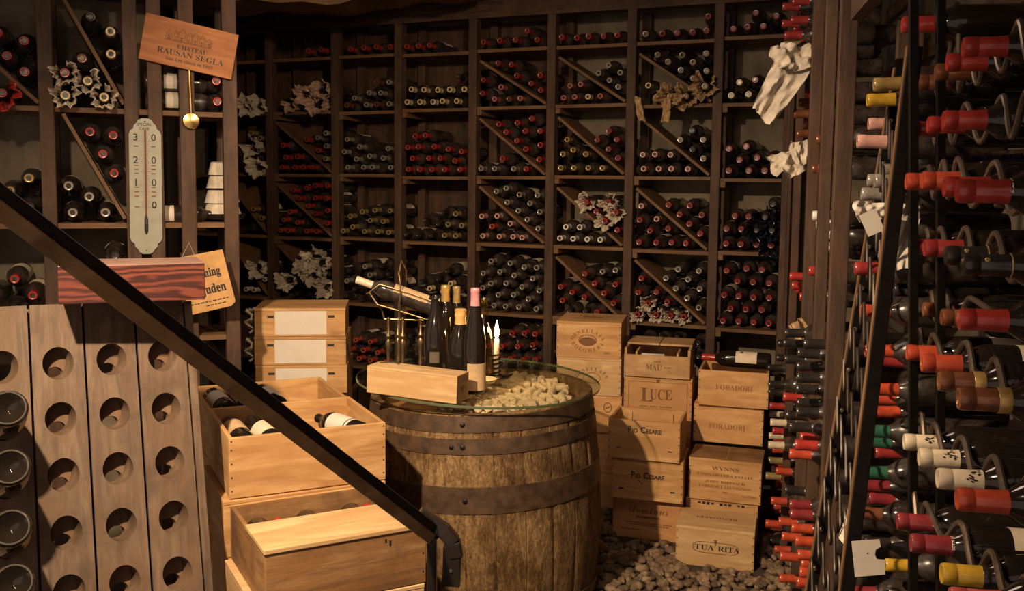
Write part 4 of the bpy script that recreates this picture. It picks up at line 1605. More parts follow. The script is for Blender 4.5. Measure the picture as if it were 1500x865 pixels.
mb = lab_mb('claret', 3.0, 26, (0.062, 0.067), 0.0009)
obj('label_stripe', mb, 'ink_black', b)

# front crate with half lid
o = bcrate('weathered crate with a half lid and bottle ends showing, at the foot of the handrail', -0.640, 2.43, 0.362, 28.3, 0.458, 0.430, 0.163, 'crate_old', True, G3, joints=False, bev=0.002)
C0 = o
obj('lid', MB().box(-0.004, 0.388, -0.004, 0.200, 0.1512, 0.163), 'crate_paleX', o, bev=0.0015)['label'] = 'loose pale half lid'
obj('rim_strip', MB().box(0, 0.426, 0.388, 0.400, 0.1512, 0.153), 'crateX', o)
mb = MB()
for z in (0.03, 0.08, 0.13):
    mb.box(0.415, 0.419, -0.0005, 0.002, z, z + 0.004)
mb.box(0.31, 0.315, -0.0008, 0.002, 0.128, 0.138).box(0.322, 0.327, -0.0008, 0.002, 0.118, 0.132)
obj('nails', mb, 'ink_black', o)
for x, cap, lab in ((0.058, None, 'bottle base showing at the left in the half-lidded crate'), (0.205, None, 'bottle base showing at the centre of the half-lidded crate'), (0.345, None, 'bottle base showing at the right in the half-lidded crate'),
                    (0.132, 'r', 'red-capped bottle between left and centre bases in the half-lidded crate'), (0.418, 'r', 'red-capped bottle in the right corner of the half-lidded crate')):
    b = link('wine_bottle', body_mesh('claret', 28, False, True))
    if cap:
        b.matrix_world = o.matrix_world @ axis_frame((x * 0.93, 0.06, 0.095), (0, 1, 0.02), 0) @ Matrix.Diagonal((0.86, 0.86, 1, 1))
        link('capsule', cap_mesh('claret', 28, cap), b)['label'] = 'red foil capsule'
    else:
        b.matrix_world = o.matrix_world @ axis_frame((x * 0.93, 0.315, 0.106), (0, -1, -0.06), 0) @ Matrix.Diagonal((0.92, 0.92, 1, 1))
        obj('punt_glint', MB().tube([(0.030 * math.cos(t * PI / 12), 0.030 * math.sin(t * PI / 12), 0.0015) for t in range(24)], 0.0018, 6, closed=True), 'glint_glass', b)
    tag(b, lab, 'bottle')
bcrate('pale crate directly under the half-lidded crate at the foot of the handrail', -0.655, 2.42, 0.186, 28.3, 0.47, 0.43, 0.175, 'crate_pale', False, G3, joints=False, bev=0.002, ground=True)
LAMP, BACK_FILL, AMB, CANDLE, FILL = 510, 150, 0.55, 2.6, 22
# ---------------------------------------------------------------- barrel with glass top
bt = math.radians(2.0)
BX, BY, BH = -0.108, 3.5, 0.742
BB = Matrix.Translation((BX + BH * math.tan(bt), BY, 0)) @ Matrix.Rotation(-bt, 4, 'Y')
bar = thing('barrel', 'big weathered oak barrel standing upright on the gravel as a table', 'barrel', BB)


def br(z):
    t = (z - 0.34) / 0.40
    return 0.433 - 0.028 * t * t - (0.0 if t > 0 else 0.006 * t * t)


mb = MB()
NS, sub = 26, 6
ang, off = [], []
g = random.Random(21)
for i in range(NS):
    w0 = 2 * PI / NS
    for k, q in enumerate((0.0, 0.035, 0.2, 0.5, 0.8, 0.965)):
        ang.append((i + q) * w0)
        off.append(-0.0028 if k == 0 else 0.0 if k in (1, 5) else 0.0006)
n = len(ang)
zs = [0.004 + (BH - 0.004) * k / 18 for k in range(19)]
vs, fs = [], []
for z in zs:
    for a, o_ in zip(ang, off):
        r = br(z) + o_ + 0.0012 * math.sin(a * 37 + z * 9)
        vs.append((r * math.cos(a), r * math.sin(a), z))
for k in range(len(zs) - 1):
    for i in range(n):
        j = (i + 1) % n
        fs.append((k * n + i, k * n + j, (k + 1) * n + j, (k + 1) * n + i))
b0_ = len(vs)
ri = br(BH) - 0.028
for z in (BH, BH - 0.055):
    for a in ang:
        vs.append((ri * math.cos(a), ri * math.sin(a), z))
for i in range(n):
    j = (i + 1) % n
    fs.append((18 * n + i, 18 * n + j, b0_ + j, b0_ + i))
    fs.append((b0_ + i, b0_ + j, b0_ + n + j, b0_ + n + i))
mb.add(vs, fs, 0, True)
obj('staves', mb, 'stave', bar, sharp=38)
obj('barrel_head', MB().lathe([(ri + 0.002, BH - 0.06), (ri + 0.002, BH - 0.048)], 48, smooth=False), 'crate_oldX', bar)


def hoop(z0, z1, th=0.004):
    return MB().lathe([(br(z0) + 0.001, z0), (br(z0) + th, z0 + 0.001), (br((z0 + z1) / 2) + th, (z0 + z1) / 2), (br(z1) + th, z1 - 0.001), (br(z1) + 0.001, z1)], 72, cap=False)


for (z0, z1) in ((0.684, 0.738), (0.612, 0.664), (0.415, 0.505), (0.01, 0.06)):
    h_ = obj('hoop', hoop(z0, z1), 'hoop', bar, sharp=50)
    zc = (z0 + z1) / 2
    a = math.radians(-96) + 0.02 * math.sin(z0 * 90)
    for da in ((0.0, -0.09) if z0 in (0.612,) else (0.0,)):
        obj('rivet', MB().lathe([(0.009, -0.002), (0.008, 0.003), (0.004, 0.005)], 10, M=axis_frame(((br(zc) + 0.004) * math.cos(a + da), (br(zc) + 0.004) * math.sin(a + da), zc), (math.cos(a), math.sin(a), 0))), 'iron', h_)
# glass disc, slightly tilted, lying on the right rim and on a wooden puck
GC, GR, gt = V((-0.119, 3.5, 0.784)), 0.45, 0.034
GM = Matrix.Translation(GC) @ Matrix.Rotation(gt, 4, 'Y')
gl = obj('glass_tabletop', MB().lathe([(0.0, -0.012), (GR - 0.003, -0.012), (GR, -0.009), (GR, -0.003), (GR - 0.003, 0.0), (0.0, 0.0)], 96, cap=False), ['clear_glass'], M=GM)
tag(gl, 'round clear glass sheet lying over the corks on the barrel', 'table top')
obj('polished_edge', MB().lathe([(GR + 0.0002, -0.0105), (GR + 0.0012, -0.006), (GR + 0.0002, -0.0015)], 96, cap=False), 'green_edge', gl)


def gz(x):
    return GC.z - (x - GC.x) * math.tan(gt)


def G(px, py):
    """point on the glass top under a pixel"""
    z = 0.785
    for _ in range(6):
        p = PZ(px, py, z)
        z = gz(p.x)
    return PZ(px, py, z + 0.0026)


pk = V((-0.475, 3.47, 0))
zr = (BB @ V((-0.385, -0.02, BH))).z
o = obj('wooden_puck', MB().lathe([(0.034, 0), (0.04, 0.01), (0.04, gz(pk.x) - 0.014 - zr - 0.012), (0.034, gz(pk.x) - 0.014 - zr - 0.001)], 24), 'rackX', M=Matrix.Translation((pk.x, pk.y, zr + 0.001)))
tag(o, 'dark round wooden puck propping the glass sheet on the barrel rim', 'prop')
# corks
g = random.Random(4)
CK = MB().lathe([(0.0118, -0.0235), (0.0132, -0.022), (0.0132, 0.022), (0.0118, 0.0235)], 12).mesh('cork', 'cork', 40)
CK2 = MB().lathe([(0.0135, -0.0235), (0.0142, -0.022), (0.0128, 0.004), (0.0155, 0.012), (0.0165, 0.0205), (0.0135, 0.0245)], 12).mesh('cork', 'cork', 40)
pts = []
for lay in range(2):
    cnt = 0
    while cnt < 4000:
        cnt += 1
        a, q = g.uniform(0, 2 * PI), math.sqrt(g.random()) * 0.325
        x, y = BX + 0.002 + q * math.cos(a), BY + q * math.sin(a)
        if x < -0.24 or (x < 0.0 and y > 3.62):
            continue
        top = gz(x) - 0.0125
        base = BB @ V((0, 0, BH - 0.048))
        fl = base.z + (x - BX) * 0.035
        z = top - 0.0235 - g.uniform(0, 0.010) if lay == 0 else fl + 0.0175 + g.uniform(0, 0.008)
        if z < fl + 0.0172:
            z = fl + 0.0175
        p = V((x, y, z))
        if all((p - q2).length > (0.034 if lay == 0 else 0.036) for q2 in pts):
            pts.append(p)
            cnt = 0 if len(pts) > 400 else cnt
    if lay == 0:
        ntop = len(pts)
pts = sorted(pts, key=lambda p: -p.z)[:210]
for p in pts:
    o = link('cork', CK if g.random() < 0.7 else CK2)
    th = g.uniform(0, PI)
    el = g.choice((0, 0, g.uniform(-0.5, 0.5)))
    o.matrix_world = axis_frame(p, (math.cos(th) * math.cos(el), math.sin(th) * math.cos(el), math.sin(el)), g.uniform(0, 6))
    tag(o, 'used wine cork in the heap under the glass sheet on the barrel', 'cork', 'corks under the glass on the barrel')
# box on the glass
wb = V((-0.486, 3.17, gz(-0.486) + 0.0012))
wM = frame(wb, (math.cos(math.radians(-20.9)), math.sin(math.radians(-20.9)), -0.030), (0, 0, 1))
wt, wd_, wh = 0.332, 0.094, 0.092
o = thing('bottle_box', 'pale single-bottle wooden box lying on the front edge of the barrel table', 'box', wM)
obj('front_panel', MB().box(0, wt, 0, 0.008, 0, wh - 0.008), 'crate_paleX', o, bev=0.0012)
obj('back_panel', MB().box(0, wt, wd_ - 0.008, wd_, 0, wh - 0.008), 'crate_paleX', o, bev=0.0012)
obj('end_panel', MB().box(0, 0.008, 0.0083, wd_ - 0.0083, 0, wh - 0.008), 'crateY', o, bev=0.001)
e_ = obj('end_panel', MB().box(wt - 0.008, wt, 0.0083, wd_ - 0.0083, 0, wh - 0.008), 'crateY', o, bev=0.001)
mb = MB()
ring2d(mb, 0.047, 0.045, 0.013, 0.013, 0.003, 4)
line2d(mb, 0.040, 0.045, 0.054, 0.045, 0.003)
obj('stamp', mb, 'ink_brown', o, Matrix(((0, 0, 1, wt + 0.0002), (1, 0, 0, 0), (0, 1, 0, 0), (0, 0, 0, 1))))
obj('bottom', MB().box(0.008, wt - 0.008, 0.008, wd_ - 0.008, 0.001, 0.007), 'crate_paleX', o)
ldx = obj('sliding_lid', MB().box(0, wt, 0.0, wd_, wh - 0.0076, wh), 'crate_paleX', o, bev=0.0012)
mb = MB()
put_text(mb, serif('CHATEAU'), 0.205, 0.06, width=0.10, height=0.009)
obj('lid_lettering', mb, 'ink_faint', o, Matrix.Translation((0, 0, wh + 0.0002)))
mb = MB().tube([(0.05 + 0.035 * math.cos(t * 0.55), 0.07 + 0.014 * math.sin(t * 0.9), wh + 0.002) for t in range(12)], 0.0018, 6)
obj('wire_loop', mb, 'wire', o)

# bottles on the glass


def standing(name, label, px, py, prof, mat, cat='bottle', n=28, cap=None, capmat=None, lab=None, labmat='paper', rl=None):
    p = G(px, py)
    M = Matrix.Translation(p)
    o = obj(name, MB().lathe(prof, n), mat, M=M, sharp=60)
    tag(o, label, cat, 'bottles standing on the barrel')
    if cap:
        obj('capsule', MB().lathe(cap, n), capmat, o, sharp=50)
    if lab:
        z0, z1, r, arc, rot = lab
        vs, fs = [], []
        for i in range(17):
            a = rot - arc / 2 + arc * i / 16
            for q, z in ((r + 0.0007, z0), (r + 0.0007, z1), (r, z0), (r, z1)):
                vs.append((q * math.cos(a), q * math.sin(a), z))
        for i in range(16):
            b = 4 * i
            fs += [(b, b + 4, b + 5, b + 1), (b + 1, b + 5, b + 7, b + 3), (b + 4, b, b + 2, b + 6)]
        obj('paper_label', MB().add(vs, fs, 0, True), labmat, o)
    return o


def sc(prof, kr, kz):
    return [(r * kr, z * kz) for r, z in prof]


flute = [(0.004, 0.016), (0.026, 0.004), (0.034, 0.0), (0.0375, 0.004), (0.038, 0.012), (0.038, 0.165), (0.0355, 0.195), (0.029, 0.235), (0.021, 0.275), (0.0165, 0.300), (0.0145, 0.318), (0.0142, 0.345), (0.0155, 0.347), (0.0155, 0.355), (0.012, 0.360)]
standing('wine_bottle', 'slim bottle with pink capsule and cream label beside the candle', 695, 574, flute, 'bottle_black', cap=[(0.0170, 0.300), (0.0152, 0.320), (0.0150, 0.345), (0.0162, 0.347), (0.0162, 0.356), (0.014, 0.361), (0.006, 0.361)], capmat='cap_q',
         lab=(0.012, 0.105, 0.038, 2.2, -1.15), labmat='paper_old')
standing('wine_bottle', 'squat dark bottle with orange-cream neck wrap standing behind the pale box', 674, 566, sc(PROF['champagne'], 1.0, 0.86), 'bottle_black',
         cap=[(0.0245, 0.205), (0.0200, 0.222), (0.0190, 0.245), (0.0205, 0.250), (0.0205, 0.258), (0.0190, 0.262), (0.0205, 0.274), (0.017, 0.277), (0.006, 0.277)], capmat='cap_amber')
standing('wine_bottle', 'dark round-shouldered bottle behind the left part of the pale box', 638, 556, sc(PROF['burgundy'], 1.16, 1.03), 'bottle_black', lab=(0.07, 0.11, 0.044, 0.8, -1.6), labmat='seal_dark')
standing('wine_bottle', 'dark bottle with gold neck band behind the two squat bottles', 652, 540, sc(PROF['claret'], 1.05, 1.08), 'bottle_black', cap=[(0.0172, 0.262), (0.0162, 0.272), (0.0158, 0.300), (0.0176, 0.308), (0.0176, 0.320), (0.015, 0.325), (0.006, 0.325)], capmat='cap_g')
standing('wine_bottle', 'thin-necked dark bottle at the back of the barrel group', 668, 537, sc(PROF['claret'], 1.0, 1.05), 'bottle_black', cap=sc(CAPP['claret'], 1.0, 1.05), capmat='cap_l')
dec = [(0.006, 0.004), (0.03, 0.0), (0.042, 0.004), (0.046, 0.03), (0.043, 0.10), (0.034, 0.17), (0.022, 0.21), (0.015, 0.24), (0.013, 0.285), (0.019, 0.292), (0.0185, 0.297), (0.0115, 0.285), (0.0135, 0.24), (0.02, 0.208), (0.032, 0.168), (0.041, 0.10), (0.044, 0.03), (0.03, 0.006)]
standing('glass_decanter', 'clear pear-shaped glass decanter lit by the candle', 708, 551, dec, 'amber_glass', 'decanter')
# candle and holder
c0 = G(727, 553)
ch = thing('candle_holder', 'dark spiral iron candle holder with curled handle on the barrel', 'candle holder', Matrix.Translation(c0))
obj('base', MB().lathe([(0.034, 0), (0.036, 0.003), (0.030, 0.008), (0.012, 0.012), (0.006, 0.012)], 24), 'iron', ch)
obj('spiral', MB().tube([(0.014 * math.cos(t * 0.5), 0.014 * math.sin(t * 0.5), 0.010 + 0.0013 * t) for t in range(70)], 0.0033, 8), 'iron', ch)
obj('handle', MB().tube([(-0.012, -0.002, 0.085), (-0.030, -0.004, 0.094), (-0.038, -0.004, 0.080), (-0.036, -0.004, 0.045), (-0.030, -0.003, 0.012)], 0.0035, 8), 'iron', ch)
obj('foot_leaf', MB().tube([(0.02, -0.01, 0.01), (0.045, -0.022, 0.012), (0.062, -0.03, 0.022)], [0.006, 0.008, 0.002], 8), 'iron', ch)
cz = c0.z + 0.0125
o = thing('candle', 'lit cream candle in the spiral holder on the barrel', 'candle', Matrix.Translation((c0.x, c0.y, cz)))
obj('wax_stick', MB().lathe([(0.0095, 0), (0.0098, 0.10), (0.0098, 0.130), (0.0085, 0.134), (0.004, 0.131)], 18), 'wax', o)
obj('wick', MB().tube([(0, 0, 0.13), (0.0006, 0, 0.139), (0.002, 0, 0.144)], 0.0011, 6), 'ink_black', o)
fl = obj('flame', MB().lathe([(0.002, 0.136), (0.0070, 0.144), (0.0094, 0.154), (0.0084, 0.168), (0.0048, 0.186), (0.0007, 0.203)], 14), 'flame', o)
fl.visible_shadow = True
pd_ = bpy.data.lights.new('candle_light', 'POINT')
pd_.energy = CANDLE
pd_.color = (1.0, 0.55, 0.22)
pd_.shadow_soft_size = 0.012
po = bpy.data.objects.new('candle_light', pd_)
COL.objects.link(po)
po.location = (c0.x, c0.y - 0.016, cz + 0.175)
d0 = G(718, 557)
o = obj('saucer', MB().lathe([(0.020, 0), (0.040, 0.004), (0.046, 0.012), (0.046, 0.016), (0.043, 0.016), (0.038, 0.010), (0.0, 0.010)], 36, cap=False), 'ceramic', M=Matrix.Translation(d0 + V((-0.022, -0.045, 0.0005))))
tag(o, 'small round pale dish with metal rim at the foot of the candle', 'dish')
obj('rim', MB().tube([(0.0462 * math.cos(t * PI / 16), 0.0462 * math.sin(t * PI / 16), 0.014) for t in range(32)], 0.0022, 6, closed=True), 'old_brass', o)

# decanting cradle
k0 = G(596, 541)
cr = thing('decanting_cradle', 'ornate brass bottle cradle on turned pillars at the back of the barrel', 'cradle', Matrix.Translation(k0))
YC = k0.y
ci = cr.matrix_world.inverted()


def cpx(px, py, dy=0.0):
    return ci @ P(px, py, YC + dy)


obj('base', MB().box(-0.075, 0.06, -0.05, 0.05, 0.0, 0.008), 'old_brass', cr, bev=0.003)
for px, dy in ((569, -0.035), (583, 0.035), (590, -0.035), (616, 0.035)):
    t_ = cpx(px, 467, dy)
    zt_ = t_.z
    sp = [(0.006, 0.008), (0.009, 0.02), (0.006, 0.035), (0.0075, zt_ * 0.45), (0.012, zt_ * 0.55), (0.006, zt_ * 0.62), (0.011, zt_ * 0.68), (0.005, zt_ * 0.74), (0.0045, zt_ - 0.004), (0.008, zt_), (0.003, zt_ + 0.008)]
    obj('pillar', MB().lathe(sp, 12, M=Matrix.Translation((t_.x, dy, 0))), 'old_brass', cr)
obj('cross_bar', MB().tube([cpx(563, 467), cpx(620, 469)], 0.004, 8), 'old_brass', cr)
mb = MB()
for dy in (-0.042, 0.042):
    mb.tube([cpx(541, 428, dy), cpx(553, 446, dy), cpx(585, 455, dy), cpx(626, 468, dy)], 0.0032, 8)
    mb.tube([cpx(541, 428, dy), cpx(556, 416, dy), cpx(600, 429, dy), cpx(640, 443, dy)], 0.0028, 8)
mb.tube([cpx(541, 428, -0.042), cpx(537, 430, 0.0), cpx(541, 428, 0.042)], 0.003, 8)
mb.tube([cpx(626, 468, -0.042), cpx(636, 462, 0.0), cpx(626, 468, 0.042)], 0.003, 8)
mb.tube([cpx(563, 467, 0), cpx(560, 455, 0), cpx(553, 446, -0.042)], 0.003, 8)
obj('basket_frame', mb, 'old_brass', cr)
obj('handle', MB().tube([cpx(585, 455, -0.045), cpx(587, 420, -0.045), cpx(584, 400, -0.03), cpx(588, 382, 0), cpx(595, 396, 0.03), cpx(594, 420, 0.045), cpx(592, 455, 0.045)], 0.003, 8), 'old_brass', cr)
obj('centre_rod', MB().tube([cpx(585, 528, -0.047), cpx(585, 440, -0.047)], 0.004, 8), 'old_brass', cr)
b_ = P(641, 451, YC)
t_ = P(522, 409, YC)
o = link('wine_bottle', body_mesh('claret', 32, True))
o.matrix_world = axis_frame(b_, t_ - b_, 0, (0, -0.6, 1)) @ Matrix.Diagonal((0.93, 0.93, (t_ - b_).length / 0.301, 1))
tag(o, 'labelled old bottle lying tilted in the ornate cradle', 'bottle')
link('capsule', cap_mesh('claret', 32, 'c'), o)
link('paper_label', lab_mb('claret', 1.5, 14, (0.04, 0.165)).mesh('paper_label', 'paper_old'), o)
for px, py, w_ in ((578, 524, 'left one'), (604, 524, 'right one')):
    p = G(px, py)
    o = obj('drinking_glass', MB().lathe([(0.0, 0.0), (0.024, 0.0), (0.028, 0.006), (0.032, 0.08), (0.030, 0.08), (0.026, 0.010), (0.0, 0.008)], 20, cap=False, smooth=False), 'clear_glass', M=Matrix.Translation(p + V((0, 0.0, 0.0005))))
    tag(o, f'clear cut-glass tumbler among the cradle pillars, {w_}', 'glass')
# ---------------------------------------------------------------- right-hand wooden rack
RMAT = Matrix((RW, -RN, V((0, 0, 1)))).transposed().to_4x4()
wr = thing('wine_rack', 'dark wooden rack of tall boards along the right wall behind the iron racks', 'wine rack', Matrix.Translation(RO) @ RMAT)


def rs_(p):
    """coordinates along the right face and outward from it"""
    d = V((p.x, p.y, 0)) - RO
    return d.dot(RW), d.dot(RN)


def rpt(s, off, z):
    return RO + RW * s + RN * off + V((0, 0, z))


def post_at(px, Y, wpx):
    s, o = rs_(P(px, 300, Y))
    w_ = wpx / FPX * Y
    obj('post', MB().box(s - 0.014, s + 0.014, -o, -o + w_, 0, 2.46), 'rackZ', wr, bev=0.003)
    BARS.append((s - 0.015, s + 0.015))
    return s


BARS = []
post_at(1219, 2.42, 25)
post_at(1198, 2.86, 17)
post_at(1180, 3.24, 16)
post_at(1161, 3.78, 11)
post_at(1144, 4.38, 9)
s_a, s_b = rs_(P(1218, 300, 2.42))[0], rs_(P(1143, 300, 4.38))[0]
for z in (0.10, 0.46, 0.86, 1.27, 1.66, 2.02, 2.30):
    obj('rear_rail', MB().box(-0.44, s_b + 0.3, 0.455, 0.475, z - 0.03, z + 0.03), 'rackX', wr)
p = P(1245, 14, 2.38)
s, o_ = rs_(p)
obj('top_rail', MB().box(s - 0.42, s - 0.022, -o_ - 0.0, -o_ + 0.03, p.z - 0.03, p.z + 0.05), 'rackX', wr)
p = P(1333, 57, 2.2)
s, o_ = rs_(p)
obj('short_board', MB().box(s - 0.012, s + 0.012, -o_ - 0.028, -o_ + 0.028, p.z - 0.045, p.z + 0.045), 'rackZ', wr, bev=0.002)

RGT = []        # (colour, px, py, Y, text)


def col(group_label, Ys, data, sec):
    """a section of the right rack; Ys cycles the depth columns from the top down"""
    for i, (c, x, y) in enumerate(sorted(parse(data), key=lambda q: q[2])):
        RGT.append([c, x, y, Ys[i % len(Ys)], sec])


col('', (2.62, 2.72, 2.8), 'k1178,483 k1169,497 k1168,517 k1168,532 k1167,550 k1168,571 k1167,583 k1157,605 r1173,621 r1165,631 o1157,645 m1157,721 m1158,733 o1179,735 o1160,753 o1166,772 o1169,793 o1174,806 o1172,818 o1168,833 r1185,842 o1182,855', 'front gap')
col('', (3.05, 3.14, 3.0), 'r1168,530 r1148,564 k1150,508 o1141,747 o1146,768 o1143,797 o1142,830 k1150,470 k1148,485 k1152,590 k1150,700', 'middle gap')
col('', (3.68, 3.86, 4.06, 4.2), 'k1140,488 k1138,510 k1125,525 k1128,533 k1126,548 k1126,560 r1128,581 c1127,593 c1129,604 r1132,617 c1127,625 r1133,631 c1126,637 o1132,644 l1126,661 o1135,667 o1137,675 l1122,683 o1137,690 o1136,700 o1130,719 o1134,727 o1135,735 m1122,742 o1122,752 o1121,761 o1121,769 k1122,780 o1135,790 k1127,805 k1125,818 k1129,838', 'far gap')
col('', (3.5, 3.62, 3.74), 'd1146,12 d1160,8 d1145,22 d1158,18 d1168,17 d1148,35 d1162,32 l1138,44 l1148,44 d1174,47 d1184,45 l1140,60 l1150,58 d1163,58 d1175,55 d1165,70', 'top shelf')
col('', (3.35, 3.42, 3.5), 'b1162,149 b1170,148 b1178,148 b1168,169 b1177,168 d1172,189 d1179,135 d1180,160 d1188,184', 'upper gap')
col('', (2.92, 3.0, 3.08), 'b1196,186 b1204,186 b1212,185 b1190,229 b1199,228 b1208,228 v1190,310 v1197,311 v1204,312 v1210,311 v1202,345 v1209,343 e1203,385 k1203,397 r1185,378', 'middle shelf')
col('', (3.3, 3.38, 3.46), 'r1157,392 r1160,402 r1166,408 r1172,414', 'red row')
col('', (2.14, 2.22, 2.31), 'g1281,98 x1271,122 w1273,158 w1257,181 s1262,244 s1272,240 s1282,240 s1292,238 d1279,307 d1253,368 d1267,369 d1277,370 o1262,430 o1268,490 d1284,505 o1275,545 o1272,560 o1280,580 e1262,606 e1266,622 d1283,640 e1259,666 m1263,687 m1273,707 b1252,726 k1262,742 k1267,772 x1298,803 m1244,843', 'near bay')
sec_cols = {}
for r in RGT:
    p = P(r[1], r[2], r[3])
    r.append(p)
    s, o_ = rs_(p)
    r += [s, p.z, o_]
    sec_cols.setdefault(round(r[3] * 0 + (0 if r[4] in ('near bay',) else 1 if r[4] in ('front gap',) else 2 if r[4] in ('middle gap', 'middle shelf', 'red row', 'upper gap', 'top shelf') else 3)), []).append(r)
for k, lst in sec_cols.items():
    best = None
    for r0_ in (0.036, 0.034, 0.032, 0.030, 0.028, 0.026):
        pts, worst = relax([(r[6], r[7]) for r in lst], r0_, (-9, 9, 0.0), it=160, bars=BARS)
        if worst < 0.003:
            break
    for r, (s, z) in zip(lst, pts):
        r.append((s, z, r0_ - max(0, worst / 2)))
cnt = {}
for c, x, y, Yd, sec, p, s, z, o_, (s2, z2_, rr_) in sorted(RGT, key=lambda r: r[2]):
    # keep the tip where the ray through its place in the photograph meets the moved axis
    k = cnt.get((sec, c), 0)
    cnt[(sec, c)] = k + 1
    place = {'front gap': 'in the lower front gap of right rack', 'middle gap': 'in the lower middle gap of right rack', 'far gap': 'in the lower far gap beside the crates',
             'top shelf': 'in the top far corner of right rack', 'upper gap': 'between far posts under the hanging white paper', 'middle shelf': 'between the nearest two right-rack posts',
             'red row': 'in the row above lower far gap', 'near bay': 'between leaning iron rack and near iron rack'}[sec]
    reg(rpt(s2, o_, z2_), RN + V((0, 0, rg.uniform(-0.05, 0.03))), c, f'{CAPN[c]}-capped bottle, {ORD[k]} {CAPN[c]} from above, {place}', 'claret', None, 'bottles in the right wooden rack', rs=rr_ / 0.0375,
        n=20 if Yd < 2.9 else 14, keep=True, dusty=True, ls=1.0)

# ---------------------------------------------------------------- near iron rack: bottles with big capsules
NEAR = [('r', 1322, 15, 23, 'topmost in the near iron rack, cut by the picture top'), ('r', 1412, 42, 29, 'front one of the top slanting row in the near iron rack'), ('r', 1388, 67, 26.5, 'second of the top slanting row in the near iron rack'),
        ('b', 1371, 83, 24.5, 'third of the top slanting row in the near iron rack'), ('b', 1345, 100, 22.5, 'last of the top slanting row in the near iron rack'), ('r', 1332, 168, 23, 'rear one of three below the top row'),
        ('r', 1360, 160, 25, 'middle one of three below the top row'), ('r', 1383, 150, 28.5, 'front one of three below the top row'), ('o', 1328, 243, 25, 'hindmost of the red row with white letters'),
        ('o', 1352, 240, 26.5, 'second of the red row with white letters'), ('r', 1384, 246, 30.5, 'third of the red row with white letters'), ('r', 1403, 248, 35, 'front of its red row, with white letters on the foil'),
        ('d', 1333, 340, 23.5, 'rear one of two beside the white paper'), ('d', 1355, 340, 26, 'front one of two beside the white paper'), ('k', 1386, 348, 29, 'with gold rings, rear of two'), ('k', 1412, 358, 33, 'with gold rings, front of two'),
        ('k', 1310, 405, 21, 'plain, left of the black uprights below the white paper'), ('b', 1353, 433, 22.5, 'rear one beside the large bright red capsule'), ('b', 1380, 442, 25, 'just left of the large bright red capsule'),
        ('r', 1406, 438, 33, 'large and bright, under the gold-ringed black pair'), ('o', 1329, 495, 24, 'rear one of the orange-red pair under the wavy wire'), ('o', 1351, 507, 27.5, 'front one of the orange-red pair under the wavy wire'),
        ('b', 1376, 531, 30.5, 'with gold band, rear of the bronze pair'), ('b', 1405, 553, 34.5, 'with gold band, front of the bronze pair'), ('c', 1325, 625, 25, 'rear of the three cream ones with leaf marks'),
        ('c', 1347, 645, 28, 'middle of the three cream ones with leaf marks'), ('c', 1374, 673, 31.5, 'front of the three cream ones with leaf marks'), ('o', 1403, 700, 35.5, 'with white band in front of the cream three'),
        ('m', 1315, 741, 25, 'rear of the dark pair with white letters'), ('m', 1335, 770, 29, 'front of the dark pair with white letters'), ('x', 1380, 812, 32.5, 'with black band near the bottom'), ('f', 1393, 846, 36.5, 'lowest in front under the yellow one')]


def band_mb(z0, z1, rr, mat):
    return MB().lathe([(rr, z0), (rr + 0.0004, z0 + 0.0005), (rr + 0.0004, z1 - 0.0005), (rr, z1)], 28, cap=False)


def foil_text(o, t, z, rad, mat, width, height):
    """letters wrapped round the capsule, read along its length"""
    vs, fs = text_geo(t, width, height, bold=0.02)
    out = []
    for v in vs:
        a = 0.72 + v.x / rad
        out.append((rad * math.cos(a), rad * math.sin(a), z + v.y))
    obj('foil_lettering', MB().add(out, fs, 0), mat, o)


def mk_band(i):
    def f(o):
        c = NEAR[i][0]
        if i == 11:
            foil_text(o, 'ÉCHES', 0.234, 0.0180, 'cap_v', 0.030, 0.011)
        if i in (14, 15):
            for z in (0.226, 0.238):
                obj('gold_band', band_mb(z, z + 0.0025, 0.0176, 'cap_g'), 'cap_g', o)
            obj('gold_seal', MB().lathe([(0.004, 0), (0.003, 0.0012)], 10, M=axis_frame((0.0160 * math.cos(0.6), 0.0160 * math.sin(0.6), 0.272), (math.cos(0.6), math.sin(0.6), 0))), 'cap_g', o)
        if i in (22, 23):
            obj('gold_band', band_mb(0.228, 0.252, 0.0176, 'cap_g'), 'cap_gold_band', o)
        if i in (24, 25, 26):
            mb = MB()
            g = random.Random(i)
            for k in range(7):
                a, z = 0.65 + g.uniform(-0.6, 0.6), 0.250 + g.uniform(-0.012, 0.012)
                r_ = 0.0167
                for q in range(3):
                    da, dz = g.uniform(-0.22, 0.22), g.uniform(-0.004, 0.004)
                    mb.add([(r_ * math.cos(a + x_), r_ * math.sin(a + x_), z + y_) for x_, y_ in ((da, dz), (da + 0.12, dz + 0.003), (da + 0.2, dz), (da + 0.08, dz - 0.003))], [(0, 1, 2, 3)])
            obj('leaf_marks', mb, 'ink_black', o)
        if i == 27:
            obj('white_band', band_mb(0.222, 0.231, 0.0178, 'cap_c'), 'cap_c', o)
        if i in (28, 29):
            foil_text(o, 'BEAUX' if i == 28 else 'BEZZLAS', 0.236, 0.0177, 'cap_v', 0.026, 0.009)
        if i == 30:
            obj('black_band', band_mb(0.234, 0.246, 0.0174, 'cap_k'), 'cap_k', o)
    return f


